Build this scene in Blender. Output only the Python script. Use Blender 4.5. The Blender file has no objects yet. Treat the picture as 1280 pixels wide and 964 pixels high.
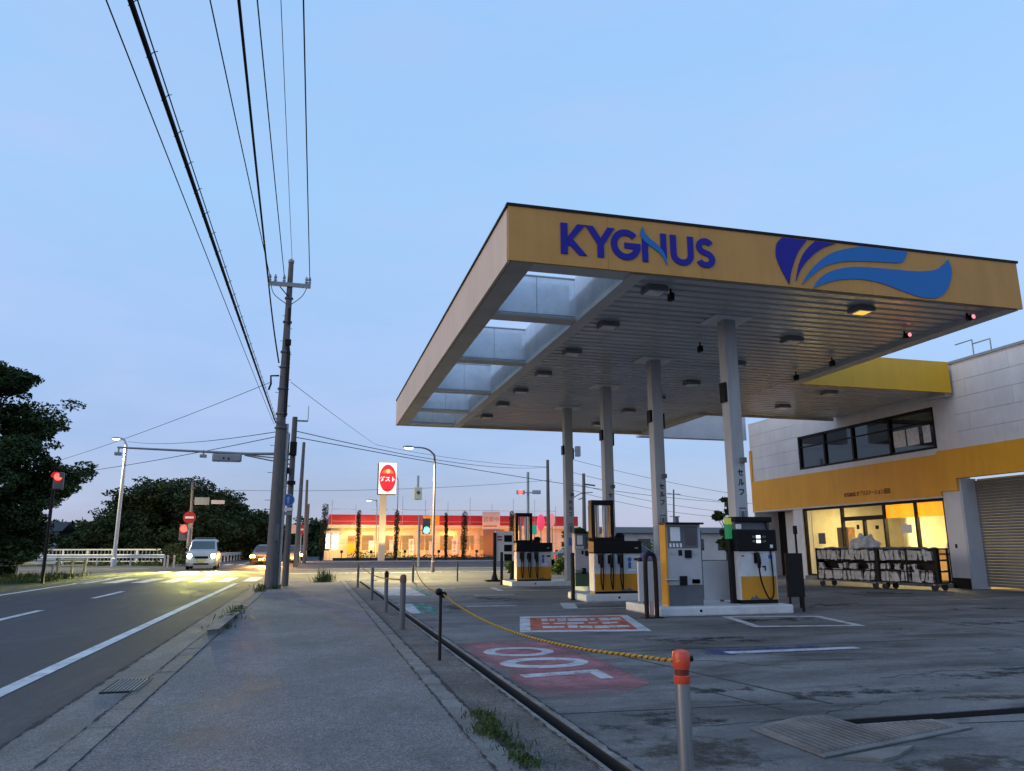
import bpy, bmesh, math, random
import numpy as np
from mathutils import Vector, Matrix
rnd = random.Random(7)
SC = bpy.context.scene
COL = SC.collection
R_ = math.radians
# ------------------------------------------------------------------ camera
H = 1.2; F = 935.0; CX, CY = 640.0, 482.0
yaw, pit, rol = R_(14.6), R_(12.2), R_(-0.1)
_f = np.array([math.sin(yaw)*math.cos(pit), math.cos(yaw)*math.cos(pit), math.sin(pit)])
_r = np.array([math.cos(yaw), -math.sin(yaw), 0.0]); _u = np.cross(_r, _f)
CR = _r*math.cos(rol)+_u*math.sin(rol); CU = -_r*math.sin(rol)+_u*math.cos(rol)
def P(px, py, X=None, Y=None, Z=None):
    """survey helper: where the sight line through a photo pixel meets a world plane"""
    d = CR*(px-CX)/F - CU*(py-CY)/F + _f
    if X is not None: t = X/d[0]
    elif Y is not None: t = Y/d[1]
    else: t = (Z-H)/d[2]
    return Vector((d[0]*t, d[1]*t, H+d[2]*t))
cd = bpy.data.cameras.new('camera'); cam = bpy.data.objects.new('camera', cd); COL.objects.link(cam)
cd.sensor_width = 36; cd.lens = F/1280*36; cd.clip_start = 0.05; cd.clip_end = 3000
cam.matrix_world = Matrix(((CR[0], CU[0], -_f[0], 0), (CR[1], CU[1], -_f[1], 0), (CR[2], CU[2], -_f[2], H), (0, 0, 0, 1)))
SC.camera = cam
# ------------------------------------------------------------------ materials
def nodes(name):
    m = bpy.data.materials.new(name); m.use_nodes = True
    nt = m.node_tree; b = nt.nodes['Principled BSDF']
    return m, nt, b
def N(nt, t, **kw):
    n = nt.nodes.new(t)
    for k, v in kw.items():
        if k in n.inputs: n.inputs[k].default_value = v
        else: setattr(n, k, v)
    return n
def L(nt, a, ao, b, bi): nt.links.new(a.outputs[ao], b.inputs[bi])
def c4(c): return (c[0], c[1], c[2], 1)
def tc(nt, sx=1, sy=1, sz=1, which='Object'):
    t = N(nt, 'ShaderNodeTexCoord'); mp = N(nt, 'ShaderNodeMapping'); mp.inputs['Scale'].default_value = (sx, sy, sz)
    L(nt, t, which, mp, 'Vector'); return mp
def ramp(nt, src, out, stops):
    r = N(nt, 'ShaderNodeValToRGB'); e = r.color_ramp.elements
    while len(e) < len(stops): e.new(0.5)
    for i, (p, c) in enumerate(stops): e[i].position = p; e[i].color = c4(c) if not isinstance(c, (int, float)) else (c, c, c, 1)
    L(nt, src, out, r, 'Fac'); return r
def mixc(nt, mode, fac, a, b):
    n = N(nt, 'ShaderNodeMix', data_type='RGBA', blend_type=mode)
    for idx, v in ((0, fac), (6, a), (7, b)):
        if isinstance(v, tuple) and hasattr(v[0], 'outputs'): nt.links.new(v[0].outputs[v[1]], n.inputs[idx])
        elif isinstance(v, (int, float)): n.inputs[idx].default_value = v
        else: n.inputs[idx].default_value = c4(v)
    return (n, 2)
def mat(name, c, rough=.6, metal=0, var=.12, scale=3., bump=0, bscale=60., spec=.5, stretch=(1, 1, 1), dirt=0, streak=0):
    m, nt, b = nodes(name); mp = tc(nt, *stretch)
    n = N(nt, 'ShaderNodeTexNoise', Scale=scale, Detail=6.0, Roughness=.65); L(nt, mp, 0, n, 'Vector')
    r = ramp(nt, n, 'Fac', [(.3, 1-var), (.7, 1+var*.5)])
    o = mixc(nt, 'MULTIPLY', 1.0, c, (r, 0))
    if dirt:
        n2 = N(nt, 'ShaderNodeTexNoise', Scale=scale*.35, Detail=8.0, Roughness=.75); L(nt, mp, 0, n2, 'Vector')
        r2 = ramp(nt, n2, 'Fac', [(.48, 0), (.72, dirt)])
        o = mixc(nt, 'MIX', (r2, 0), o, (c[0]*.35, c[1]*.33, c[2]*.3))
    if streak:
        m2 = tc(nt, 2.2, 2.2, .16); n4 = N(nt, 'ShaderNodeTexNoise', Scale=1.6, Detail=7.0, Roughness=.7); L(nt, m2, 0, n4, 'Vector')
        o = mixc(nt, 'MULTIPLY', 1.0, o, (ramp(nt, n4, 'Fac', [(.40, 1.0), (.62, 1-streak*.45), (.78, 1-streak)]), 0))
    nt.links.new(o[0].outputs[o[1]], b.inputs['Base Color'])
    b.inputs['Roughness'].default_value = rough; b.inputs['Metallic'].default_value = metal
    b.inputs['Specular IOR Level'].default_value = spec
    if bump:
        n3 = N(nt, 'ShaderNodeTexNoise', Scale=bscale, Detail=4.0); L(nt, mp, 0, n3, 'Vector')
        bp = N(nt, 'ShaderNodeBump', Strength=bump, Distance=.02); L(nt, n3, 'Fac', bp, 'Height'); L(nt, bp, 0, b, 'Normal')
    return m
def emis(name, c, s, base=(.02, .02, .02)):
    m, nt, b = nodes(name); b.inputs['Base Color'].default_value = c4(base)
    b.inputs['Emission Color'].default_value = c4(c); b.inputs['Emission Strength'].default_value = s; return m
def ground_mat(name, dark, light, speck=.35, stain=.5, rough=.85, sscale=.5, stretch=(1, 1, 1), spk=140., bump=.5, patch=None):
    m, nt, b = nodes(name); mp = tc(nt, *stretch); m0 = tc(nt)
    n1 = N(nt, 'ShaderNodeTexNoise', Scale=sscale, Detail=9.0, Roughness=.7); L(nt, mp, 0, n1, 'Vector')
    o = mixc(nt, 'MIX', (ramp(nt, n1, 'Fac', [(.36, 0), (.64, 1)]), 0), dark, light)
    v = N(nt, 'ShaderNodeTexVoronoi', Scale=spk); L(nt, m0, 0, v, 'Vector')
    sp = ramp(nt, v, 'Color', [(.1, 1-speck), (.6, 1.0), (.95, 1+speck)])
    sp2 = mixc(nt, 'MULTIPLY', 1.0, o, (sp, 0))
    n2 = N(nt, 'ShaderNodeTexNoise', Scale=sscale*2.3, Detail=10.0, Roughness=.72, Distortion=.6); L(nt, mp, 0, n2, 'Vector')
    st = ramp(nt, n2, 'Fac', [(.50, 0), (.63, stain)])
    o = mixc(nt, 'MIX', (st, 0), sp2, (dark[0]*.42, dark[1]*.4, dark[2]*.38))
    n4 = N(nt, 'ShaderNodeTexNoise', Scale=9.0, Detail=6.0, Roughness=.8); L(nt, m0, 0, n4, 'Vector')
    o = mixc(nt, 'MULTIPLY', 1.0, o, (ramp(nt, n4, 'Fac', [(.3, .78), (.7, 1.12)]), 0))
    nt.links.new(o[0].outputs[o[1]], b.inputs['Base Color'])
    rr = ramp(nt, n2, 'Fac', [(.5, rough), (.68, rough*.72)]); L(nt, rr, 0, b, 'Roughness')
    bp = N(nt, 'ShaderNodeBump', Strength=bump, Distance=.006); L(nt, v, 'Distance', bp, 'Height'); L(nt, bp, 0, b, 'Normal')
    return m
def paint_mat(name, c, under, wear=.5, lo=.5, hi=.62, scale=5., edge=0):
    """worn paint: noise (and, for faded areas, the distance to the outline) lets the ground show through"""
    m, nt, b = nodes(name); mp = tc(nt)
    n1 = N(nt, 'ShaderNodeTexNoise', Scale=scale, Detail=10.0, Roughness=.75); L(nt, mp, 0, n1, 'Vector')
    n2 = N(nt, 'ShaderNodeTexNoise', Scale=1.3, Detail=5.0); L(nt, mp, 0, n2, 'Vector')
    o = mixc(nt, 'MULTIPLY', 1.0, c, (ramp(nt, n2, 'Fac', [(.3, .7), (.7, 1.08)]), 0))
    nt.links.new(o[0].outputs[o[1]], b.inputs['Base Color']); b.inputs['Roughness'].default_value = .75
    src = n1
    if edge:
        g = N(nt, 'ShaderNodeTexCoord'); sp = N(nt, 'ShaderNodeSeparateXYZ'); L(nt, g, 'Generated', sp, 0); ds = []
        for ax in ('X', 'Y'):
            a = N(nt, 'ShaderNodeMath', operation='PINGPONG'); L(nt, sp, ax, a, 0); a.inputs[1].default_value = .5; ds.append(a)
        mi = N(nt, 'ShaderNodeMath', operation='MINIMUM'); L(nt, ds[0], 0, mi, 0); L(nt, ds[1], 0, mi, 1)
        mr_ = N(nt, 'ShaderNodeMapRange'); L(nt, mi, 0, mr_, 0); mr_.inputs[1].default_value = 0; mr_.inputs[2].default_value = edge; mr_.inputs[3].default_value = .24; mr_.inputs[4].default_value = 0
        src = N(nt, 'ShaderNodeMath', operation='ADD'); L(nt, n1, 'Fac', src, 0); L(nt, mr_, 0, src, 1)
    r = ramp(nt, src, 0, [(lo, 1), (hi, 1-wear)])
    L(nt, r, 'Color', b, 'Alpha'); return m
def leaf_mat(name, a, bcol, trans=.25):
    m, nt, b = nodes(name); g = N(nt, 'ShaderNodeNewGeometry')
    r = ramp(nt, g, 'Random Per Island', [(0, a), (1, bcol)])
    mp = tc(nt); n = N(nt, 'ShaderNodeTexNoise', Scale=.6, Detail=3.0); L(nt, mp, 0, n, 'Vector')
    o = mixc(nt, 'MULTIPLY', 1.0, (r, 0), (ramp(nt, n, 'Fac', [(.3, .6), (.7, 1.3)]), 0))
    nt.links.new(o[0].outputs[o[1]], b.inputs['Base Color']); b.inputs['Roughness'].default_value = .6; b.inputs['Specular IOR Level'].default_value = .12
    return m
def trans_mat(name, c, t=.5):
    m, nt, b = nodes(name); b.inputs['Base Color'].default_value = c4(c); b.inputs['Roughness'].default_value = .5
    mp = tc(nt); n = N(nt, 'ShaderNodeTexNoise', Scale=2.2, Detail=8.0, Roughness=.7); L(nt, mp, 0, n, 'Vector')
    o = mixc(nt, 'MULTIPLY', 1.0, c, (ramp(nt, n, 'Fac', [(.25, .72), (.55, 1.0)]), 0)); nt.links.new(o[0].outputs[o[1]], b.inputs['Base Color'])
    tr = N(nt, 'ShaderNodeBsdfTranslucent'); nt.links.new(o[0].outputs[o[1]], tr.inputs['Color'])
    mx = N(nt, 'ShaderNodeMixShader'); mx.inputs[0].default_value = t
    L(nt, b, 0, mx, 1); L(nt, tr, 0, mx, 2); L(nt, mx, 0, nt.nodes['Material Output'], 'Surface'); return m
def glass_mat(name, tint=(1, 1, 1), refl=.12):
    m, nt, b = nodes(name); nt.nodes.remove(b)
    t = N(nt, 'ShaderNodeBsdfTransparent'); t.inputs[0].default_value = c4(tint)
    g = N(nt, 'ShaderNodeBsdfGlossy'); g.inputs['Roughness'].default_value = .02
    lw = N(nt, 'ShaderNodeLayerWeight', Blend=.5); pw = N(nt, 'ShaderNodeMath', operation='POWER'); L(nt, lw, 'Facing', pw, 0); pw.inputs[1].default_value = 4.0
    mu = N(nt, 'ShaderNodeMath', operation='MULTIPLY_ADD'); L(nt, pw, 0, mu, 0); mu.inputs[1].default_value = .6; mu.inputs[2].default_value = .04
    ge = N(nt, 'ShaderNodeNewGeometry'); sb = N(nt, 'ShaderNodeMath', operation='SUBTRACT'); sb.inputs[0].default_value = 1.0; L(nt, ge, 'Backfacing', sb, 1)
    fr = N(nt, 'ShaderNodeMath', operation='MULTIPLY'); L(nt, mu, 0, fr, 0); L(nt, sb, 0, fr, 1)
    mx = N(nt, 'ShaderNodeMixShader'); L(nt, fr, 0, mx, 0)
    L(nt, t, 0, mx, 1); L(nt, g, 0, mx, 2); L(nt, mx, 0, nt.nodes['Material Output'], 'Surface'); return m
M = {}
M['concrete'] = ground_mat('forecourt concrete', (.072, .067, .065), (.212, .204, .200), .25, .9, .8, .34, (.7, 2.1, 1), 70., .4)
M['asphalt'] = ground_mat('road asphalt', (.040, .041, .047), (.057, .058, .066), .4, .25, .85, .35, (1.5, .35, 1), 170., .5)
M['walk'] = ground_mat('sidewalk asphalt', (.152, .144, .149), (.242, .230, .236), .6, .5, .9, .45, (1.2, .9, 1), 120., 1.0)
M['rough'] = ground_mat('rough shoulder asphalt', (.085, .08, .077), (.18, .17, .165), .6, .6, .9, 1.1, (1, 1, 1), 90., 1.2)
M['kerb'] = ground_mat('kerb concrete', (.13, .125, .12), (.25, .24, .232), .3, .6, .85, 1.4, (1, 1, 1), 120., .5)
M['gutter'] = ground_mat('gutter concrete', (.12, .115, .112), (.21, .20, .196), .5, .6, .85, .9, (1.4, .7, 1), 110., .7)
M['soil'] = ground_mat('earth and grass', (.03, .04, .02), (.06, .065, .035), .3, .4, .95, .5)
M['dark'] = mat('painted hollow shade', (.012, .012, .014), .9)  # black that paints the shade inside the drains
M['joint'] = mat('dark joint filler', (.02, .02, .02), .9, var=.5, scale=8)
M['wpaint'] = paint_mat('white road paint', (.62, .62, .63), 0, .75, .52, .72)
M['wpaint_worn'] = paint_mat('worn white ground paint', (.52, .51, .53), 0, .9, .50, .68)
M['red_paint'] = paint_mat('worn red ground paint', (.45, .10, .05), 0, .8, .50, .68)
M['pink_paint'] = paint_mat('faded pink ground paint', (.38, .15, .165), 0, .92, .40, .70, 1.7, .16)
M['blue_paint'] = paint_mat('blue ground paint', (.045, .07, .19), 0, .95, .42, .62, 2.5, .3)
M['green_paint'] = paint_mat('green ground paint', (.06, .3, .24), (.17, .17, .17), .9, .45, .62)
M['white'] = mat('white painted metal', (.56, .57, .58), .45, var=.1, scale=5, dirt=.45)
M['whitewall'] = mat('white wall panels', (.66, .655, .67), .6, var=.1, scale=1.2, dirt=.2, streak=.14)
M['column'] = mat('column paint', (.41, .43, .45), .55, var=.14, scale=1.5, stretch=(3, 3, .6), dirt=.45, streak=.3)
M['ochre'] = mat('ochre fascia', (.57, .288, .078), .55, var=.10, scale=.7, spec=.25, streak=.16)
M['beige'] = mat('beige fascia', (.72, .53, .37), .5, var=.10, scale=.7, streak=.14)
M['yellow'] = mat('yellow fascia', (.76, .41, .012), .45, var=.08, scale=.8, streak=.13)
M['orange'] = mat('orange band', (.78, .35, .012), .5, var=.09, scale=.8, streak=.17)
M['orange_panel'] = mat('orange cabinet panel', (.56, .25, .02), .5, var=.08, scale=4, dirt=.3, spec=.25)
M['navy'] = mat('deep blue lettering', (.022, .018, .27), .55, var=.04, spec=.2)
M['lblue'] = mat('light blue emblem', (.03, .17, .46), .55, var=.04, spec=.2)
M['soffit'] = mat('ribbed soffit metal', (.64, .635, .62), .22, .15, var=.14, scale=1.0, stretch=(.4, 1.5, 1), dirt=.25)
M['soffit_panel'] = mat('soffit border panel', (.50, .48, .44), .5, var=.15, scale=1.5, dirt=.4)
M['beam'] = mat('pale edge beam', (.62, .6, .56), .5, var=.1, scale=2, dirt=.2)
M['well'] = trans_mat('translucent skylight panel', (.92, .93, .94), .6)
nt_ = M['well'].node_tree; ou = nt_.nodes['Material Output']; old = ou.inputs['Surface'].links[0].from_node
tp = N(nt_, 'ShaderNodeBsdfTransparent'); tp.inputs[0].default_value = (.93, .96, 1, 1); mm = N(nt_, 'ShaderNodeMixShader'); mm.inputs[0].default_value = .5
L(nt_, old, 0, mm, 1); L(nt_, tp, 0, mm, 2); L(nt_, mm, 0, ou, 'Surface')
M['black'] = mat('black plastic', (.007, .006, .006), .45, var=.2, spec=.18)
M['blackmetal'] = mat('black painted steel', (.013, .011, .010), .55, 0, var=.3, scale=8, dirt=.4, spec=.2)
M['grey'] = mat('grey steel', (.28, .285, .29), .45, .3, var=.15, scale=6)
M['galv'] = mat('galvanised steel', (.42, .43, .44), .38, .6, var=.2, scale=9, dirt=.3)
M['stainless'] = mat('brushed stainless pipe', (.52, .52, .52), .28, .95, var=.15, scale=6, stretch=(8, 8, .6))
M['kiosk'] = mat('grey cabinet paint', (.40, .40, .41), .5, var=.08, scale=5, dirt=.3)
M['panelgrey'] = mat('pale grey panel', (.50, .52, .55), .5, var=.08, scale=3, dirt=.2)
M['dgrey'] = mat('dark grey base', (.10, .105, .115), .6, var=.2)
M['pole'] = mat('concrete pole', (.135, .125, .12), .85, var=.25, scale=5, stretch=(4, 4, .5), bump=.3)
M['wire'] = mat('cable rubber', (.012, .012, .014), .7, spec=.1)
M['trunk'] = mat('tree bark', (.05, .04, .03), .9, var=.4, scale=8, bump=.8, bscale=20)
M['leaf'] = leaf_mat('dark foliage', (.016, .029, .010), (.062, .092, .03))
M['leaf2'] = leaf_mat('mid foliage', (.018, .031, .011), (.065, .088, .03))
M['weed'] = leaf_mat('weed foliage', (.03, .06, .015), (.09, .12, .035))
M['hedge'] = leaf_mat('hedge foliage', (.06, .11, .02), (.16, .22, .05))
M['cypress'] = leaf_mat('cypress foliage', (.014, .02, .01), (.035, .045, .02))
M['rubber'] = mat('tyre rubber', (.02, .02, .02), .8)
M['glassdark'] = mat('dark window glass', (.012, .014, .018), .04, var=.02, spec=.8)
M['glass'] = glass_mat('window glass')
M['redcap'] = mat('orange red plastic cap', (.62, .07, .03), .35, var=.12, scale=20)
M['rope'] = mat('yellow and black rope', (.55, .32, .03), .8, var=.4, scale=40, bump=.6)
M['plate'] = mat('rusty checker plate', (.22, .215, .21), .5, .3, var=.4, scale=3, dirt=.5)
M['red'] = mat('red painted', (.42, .02, .018), .4, var=.06)
M['signwhite'] = mat('sign white', (.75, .75, .75), .4, var=.05)
M['signblue'] = mat('sign blue', (.03, .12, .42), .4)
M['bundle'] = mat('pale fabric bundle', (.52, .51, .48), .9, var=.4, scale=9, bump=.8, bscale=25)
M['paper'] = mat('notice paper', (.7, .7, .72), .7, var=.1, scale=30)
M['cream'] = mat('cream interior wall', (.75, .7, .5), .8)
M['wood'] = mat('brown counter', (.25, .15, .07), .6)
# ------------------------------------------------------------------ mesh builder
ORG = {}
def link(o): COL.objects.link(o); return o
def thing(name, label, cat, loc=(0, 0, 0), group=None):
    o = bpy.data.objects.new(name, None); o.empty_display_size = .2; link(o); o.location = loc
    o['label'] = label; o['category'] = cat
    if group: o['group'] = group
    ORG[o] = Vector(loc); return o
class MB:
    def __init__(s): s.v = []; s.f = []
    def add(s, vs, fs):
        n = len(s.v); s.v += [tuple(v) for v in vs]; s.f += [[i+n for i in f] for f in fs]; return s
    def box(s, x0, x1, y0, y1, z0, z1):
        return s.add([(x0, y0, z0), (x1, y0, z0), (x1, y1, z0), (x0, y1, z0), (x0, y0, z1), (x1, y0, z1), (x1, y1, z1), (x0, y1, z1)],
                     [(3, 2, 1, 0), (4, 5, 6, 7), (0, 1, 5, 4), (1, 2, 6, 5), (2, 3, 7, 6), (3, 0, 4, 7)])
    def bar(s, a, b, w, h=None, up=(0, 0, 1)):
        a = Vector(a); b = Vector(b); h = h or w; d = (b-a).normalized(); up = Vector(up)
        if abs(d.dot(up)) > .98: up = Vector((0, 1, 0))
        x = d.cross(up).normalized()*w/2; y = x.cross(d).normalized()*h/2
        vs = [a-x-y, a+x-y, a+x+y, a-x+y, b-x-y, b+x-y, b+x+y, b-x+y]
        return s.add(vs, [(3, 2, 1, 0), (4, 5, 6, 7), (0, 1, 5, 4), (1, 2, 6, 5), (2, 3, 7, 6), (3, 0, 4, 7)])
    def tube(s, pts, r, seg=8, caps=True):
        pts = [Vector(p) for p in pts]; n = len(pts); rr = r if isinstance(r, (list, tuple)) else [r]*n
        up = None; base = len(s.v); vs = []; fs = []
        for i, p in enumerate(pts):
            d = (pts[min(i+1, n-1)]-pts[max(i-1, 0)]).normalized()
            if up is None: up = Vector((0, 0, 1)) if abs(d.z) < .9 else Vector((1, 0, 0))
            x = d.cross(up).normalized(); y = x.cross(d).normalized(); up = y
            for k in range(seg):
                a = 2*math.pi*k/seg; vs.append(p+(x*math.cos(a)+y*math.sin(a))*rr[i])
        for i in range(n-1):
            for k in range(seg):
                k2 = (k+1) % seg; fs.append((i*seg+k, i*seg+k2, (i+1)*seg+k2, (i+1)*seg+k))
        if caps: fs.append(tuple(range(seg-1, -1, -1))); fs.append(tuple((n-1)*seg+k for k in range(seg)))
        return s.add(vs, fs)
    def lathe(s, c, prof, seg=16, axis='z'):
        vs = []; fs = []; n = len(prof)
        for (r, z) in prof:
            for k in range(seg):
                a = 2*math.pi*k/seg; u, v = r*math.cos(a), r*math.sin(a)
                p = {'z': (u, v, z), 'y': (u, z, v), 'x': (z, u, v)}[axis]
                vs.append((c[0]+p[0], c[1]+p[1], c[2]+p[2]))
        for i in range(n-1):
            for k in range(seg):
                k2 = (k+1) % seg; fs.append((i*seg+k, i*seg+k2, (i+1)*seg+k2, (i+1)*seg+k))
        fs.append(tuple(range(seg-1, -1, -1))); fs.append(tuple((n-1)*seg+k for k in range(seg)))
        return s.add(vs, fs)
    def prism(s, poly, a, b, axis='y'):
        n = len(poly)
        def q(u, v, w): return {'y': (u, w, v), 'x': (w, u, v), 'z': (u, v, w)}[axis]
        vs = [q(u, v, a) for u, v in poly]+[q(u, v, b) for u, v in poly]
        fs = [tuple(range(n)), tuple(range(2*n-1, n-1, -1))]+[(i, (i+1) % n, n+(i+1) % n, n+i) for i in range(n)]
        return s.add(vs, fs)
    def stroke(s, path, w, a, b, axis='y', closed=False):
        p = [Vector((x, y)) for x, y in path]; n = len(p); l = []; r = []
        ww = w if isinstance(w, (list, tuple)) else [w]*n
        for i in range(n):
            if closed: d = p[(i+1) % n]-p[i-1]
            else: d = p[min(i+1, n-1)]-p[max(i-1, 0)]
            d.normalize(); nn = Vector((-d.y, d.x))*ww[i]/2; l.append(p[i]+nn); r.append(p[i]-nn)
        def q(u, v): return {'y': (u[0], v, u[1]), 'x': (v, u[0], u[1]), 'z': (u[0], u[1], v)}[axis]
        vs = []; fs = []
        for i in range(n): vs += [q(l[i], a), q(r[i], a), q(r[i], b), q(l[i], b)]
        for i in range(n if closed else n-1):
            j = (i+1) % n
            for k in range(4): k2 = (k+1) % 4; fs.append((i*4+k, i*4+k2, j*4+k2, j*4+k))
        if not closed: fs += [(3, 2, 1, 0), tuple((n-1)*4+k for k in range(4))]
        return s.add(vs, fs)
    def ball(s, c, rx, ry=None, rz=None, seg=12, rings=8):
        ry = ry or rx; rz = rz or rx; vs = []; fs = []
        for i in range(rings+1):
            t = math.pi*i/rings
            for k in range(seg):
                a = 2*math.pi*k/seg; vs.append((c[0]+rx*math.sin(t)*math.cos(a), c[1]+ry*math.sin(t)*math.sin(a), c[2]+rz*math.cos(t)))
        for i in range(rings):
            for k in range(seg): k2 = (k+1) % seg; fs.append((i*seg+k, (i+1)*seg+k, (i+1)*seg+k2, i*seg+k2))
        return s.add(vs, fs)
    def build(s, name, m, parent=None, bevel=0, smooth=False, loc=None, merge=False):
        org = ORG[parent] if parent is not None else Vector(loc or (0, 0, 0))
        me = bpy.data.meshes.new(name); me.from_pydata([(x-org[0], y-org[1], z-org[2]) for x, y, z in s.v], [], s.f)
        bm = bmesh.new(); bm.from_mesh(me)
        if merge: bmesh.ops.remove_doubles(bm, verts=bm.verts, dist=1e-5)
        if bevel:
            es = [e for e in bm.edges if len(e.link_faces) == 2 and e.calc_face_angle(0) > .6]
            bmesh.ops.bevel(bm, geom=es, offset=bevel, segments=2, affect='EDGES', profile=.6)
        bmesh.ops.recalc_face_normals(bm, faces=bm.faces)
        bm.to_mesh(me); bm.free()
        if smooth:
            for p in me.polygons: p.use_smooth = True
            try: me.set_sharp_from_angle(angle=R_(40))
            except Exception: pass
        mt = M[m] if isinstance(m, str) else m; me.materials.append(mt)
        o = bpy.data.objects.new(name, me); link(o)
        if parent is not None: o.parent = parent
        else: o.location = org
        ORG[o] = Vector(org); return o
def tag(o, label, cat, group=None, kind=None):
    if label: o['label'] = label
    if cat: o['category'] = cat
    if group: o['group'] = group
    if kind: o['kind'] = kind
    return o
def struct(o): o['kind'] = 'structure'; return o
def text(body, size, m, parent, loc, rx=(R_(90), 0, 0), ext=.002, name='lettering', align='CENTER', sx=1., bold=0):
    c = bpy.data.curves.new('t', 'FONT'); c.body = body; c.size = size; c.extrude = ext; c.align_x = align; c.align_y = 'CENTER'; c.offset = bold
    o = bpy.data.objects.new('t', c); link(o)
    me = bpy.data.meshes.new_from_object(o.evaluated_get(bpy.context.evaluated_depsgraph_get()))
    bpy.data.objects.remove(o); bpy.data.curves.remove(c)
    q = bpy.data.objects.new(name, me); link(q); me.materials.clear(); me.materials.append(M[m] if isinstance(m, str) else m)
    if parent is not None: q.parent = parent; q.location = Vector(loc)-ORG[parent]
    else: q.location = loc
    q.rotation_euler = rx; q.scale = (sx, 1, 1); return q
def copy_tree(o, parent=None):
    c = o.copy(); link(c); c.parent = parent
    for ch in list(o.children): copy_tree(ch, c)
    return c
def smoothpoly(pts, n=6, sharp=()):
    out = []; k = len(pts)
    for i in range(k):
        p0, p1, p2, p3 = [Vector(pts[(i+j-1) % k]) for j in range(4)]
        if i in sharp: p0 = p1-(p2-p1)*.5
        if (i+1) % k in sharp: p3 = p2+(p2-p1)*.5
        for j in range(n):
            t = j/n; out.append(tuple(.5*((2*p1)+(p2-p0)*t+(2*p0-5*p1+4*p2-p3)*t*t+(3*p1-p0-3*p2+p3)*t**3)))
    return out
def leaves(mb_v, mb_f, c, r, n, s, rg, flat=1.0, shell=.35):
    for _ in range(n):
        while True:
            p = Vector((rg.uniform(-1, 1), rg.uniform(-1, 1), rg.uniform(-1, 1)))
            l = p.length
            if l < 1 and rg.random() < shell+(1-shell)*l*l: break
        q = Vector((c[0]+p.x*r[0], c[1]+p.y*r[1], c[2]+p.z*r[2]))
        a = Vector((rg.gauss(0, 1), rg.gauss(0, 1), rg.gauss(0, .6)*flat)).normalized()
        b = a.cross(Vector((rg.gauss(0, 1), rg.gauss(0, 1), rg.gauss(0, 1)))).normalized()
        k = s*rg.uniform(.6, 1.4); i = len(mb_v)
        mb_v += [q-a*k, q+b*k*.45+a*k*.1, q+a*k, q-b*k*.45+a*k*.1]; mb_f.append((i, i+1, i+2, i+3))
# ------------------------------------------------------------------ world and light
w = bpy.data.worlds.new('World'); SC.world = w; w.use_nodes = True; nt = w.node_tree
bg = nt.nodes['Background']
t = N(nt, 'ShaderNodeTexCoord'); sx = N(nt, 'ShaderNodeSeparateXYZ'); L(nt, t, 'Generated', sx, 0)
SKY = [(0.0, (.27, .31, .48)), (.03, (.29, .35, .55)), (.12, (.265, .40, .72)), (.25, (.315, .485, .82)), (.42, (.325, .545, .875)), (.62, (.305, .54, .89)), (1.0, (.29, .53, .89))]
rp = ramp(nt, sx, 'Z', SKY)
mp = N(nt, 'ShaderNodeMapping'); mp.inputs['Scale'].default_value = (1.2, 1.2, 4.5); L(nt, t, 'Generated', mp, 'Vector')
cn = N(nt, 'ShaderNodeTexNoise', Scale=2.1, Detail=7.0, Roughness=.6); L(nt, mp, 0, cn, 'Vector')
cl = mixc(nt, 'MIX', (ramp(nt, cn, 'Fac', [(.40, 0), (.72, .55)]), 0), (rp, 0), (.445, .53, .84))
ns = N(nt, 'ShaderNodeTexSky', sky_type='NISHITA'); ns.sun_disc = False; ns.sun_elevation = R_(11); ns.sun_rotation = R_(258); ns.air_density = 1.2
sc = mixc(nt, 'MULTIPLY', 1.0, (ns, 0), (.04, .04, .04))
ad = mixc(nt, 'ADD', 1.0, cl, sc)
nt.links.new(ad[0].outputs[ad[1]], bg.inputs['Color']); bg.inputs['Strength'].default_value = 1.0
sd = bpy.data.lights.new('sun', 'SUN'); sd.energy = .9; sd.angle = R_(40); sd.color = (1, .80, .66)
so = bpy.data.objects.new('sun', sd); link(so); so.rotation_euler = Vector((1, .22, -.20)).to_track_quat('-Z', 'Y').to_euler()
def lamp(name, kind, loc, e, col, size=.1, target=None, spot=None, blend=.6, sizey=None):
    d = bpy.data.lights.new(name, kind); d.energy = e; d.color = col
    if kind == 'AREA':
        d.size = size
        if sizey: d.shape = 'RECTANGLE'; d.size_y = sizey
    else: d.shadow_soft_size = size
    if spot: d.spot_size = R_(spot); d.spot_blend = blend
    o = bpy.data.objects.new(name, d); link(o); o.location = loc
    if target is not None: o.rotation_euler = (Vector(target)-Vector(loc)).to_track_quat('-Z', 'Y').to_euler()
    return o
# ------------------------------------------------------------------ ground
struct(MB().box(-900, 900, -400, 1500, -.6, -.2).build('ground', 'soil'))
mr = MB(); mr.box(-8.6, -1.8, -14, 320, -.2, -.004); struct(mr.build('road', 'asphalt'))
mr = MB(); mr.box(-150, -8.6, 38.4, 62, -.2, -.006); mr.box(-1.8, 150, 28.6, 62, -.2, -.006); struct(mr.build('cross_road', 'asphalt'))
struct(MB().box(-1.8, -1.39, -14, 28.6, -.2, .0).build('gutter', 'gutter'))
struct(MB().box(-1.39, 1.03, -14, 28.6, -.2, .004).build('sidewalk', 'walk'))
mk = MB(); y = -14
while y < 28.3:
    mk.box(1.03, 1.195, y, y+.592, -.2, .008+rnd.uniform(-.002, .003)); y += .6
struct(mk.build('kerb', 'kerb'))
struct(MB().box(1.195, 1.60, -14, 28.6, -.2, .003).build('shoulder', 'rough'))
mt = MB(); mt.box(1.60, 1.64, -14, 28.6, -.2, .009); mt.box(1.75, 1.80, -14, 28.6, -.2, .009); struct(mt.build('trench_lip', 'kerb'))
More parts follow.
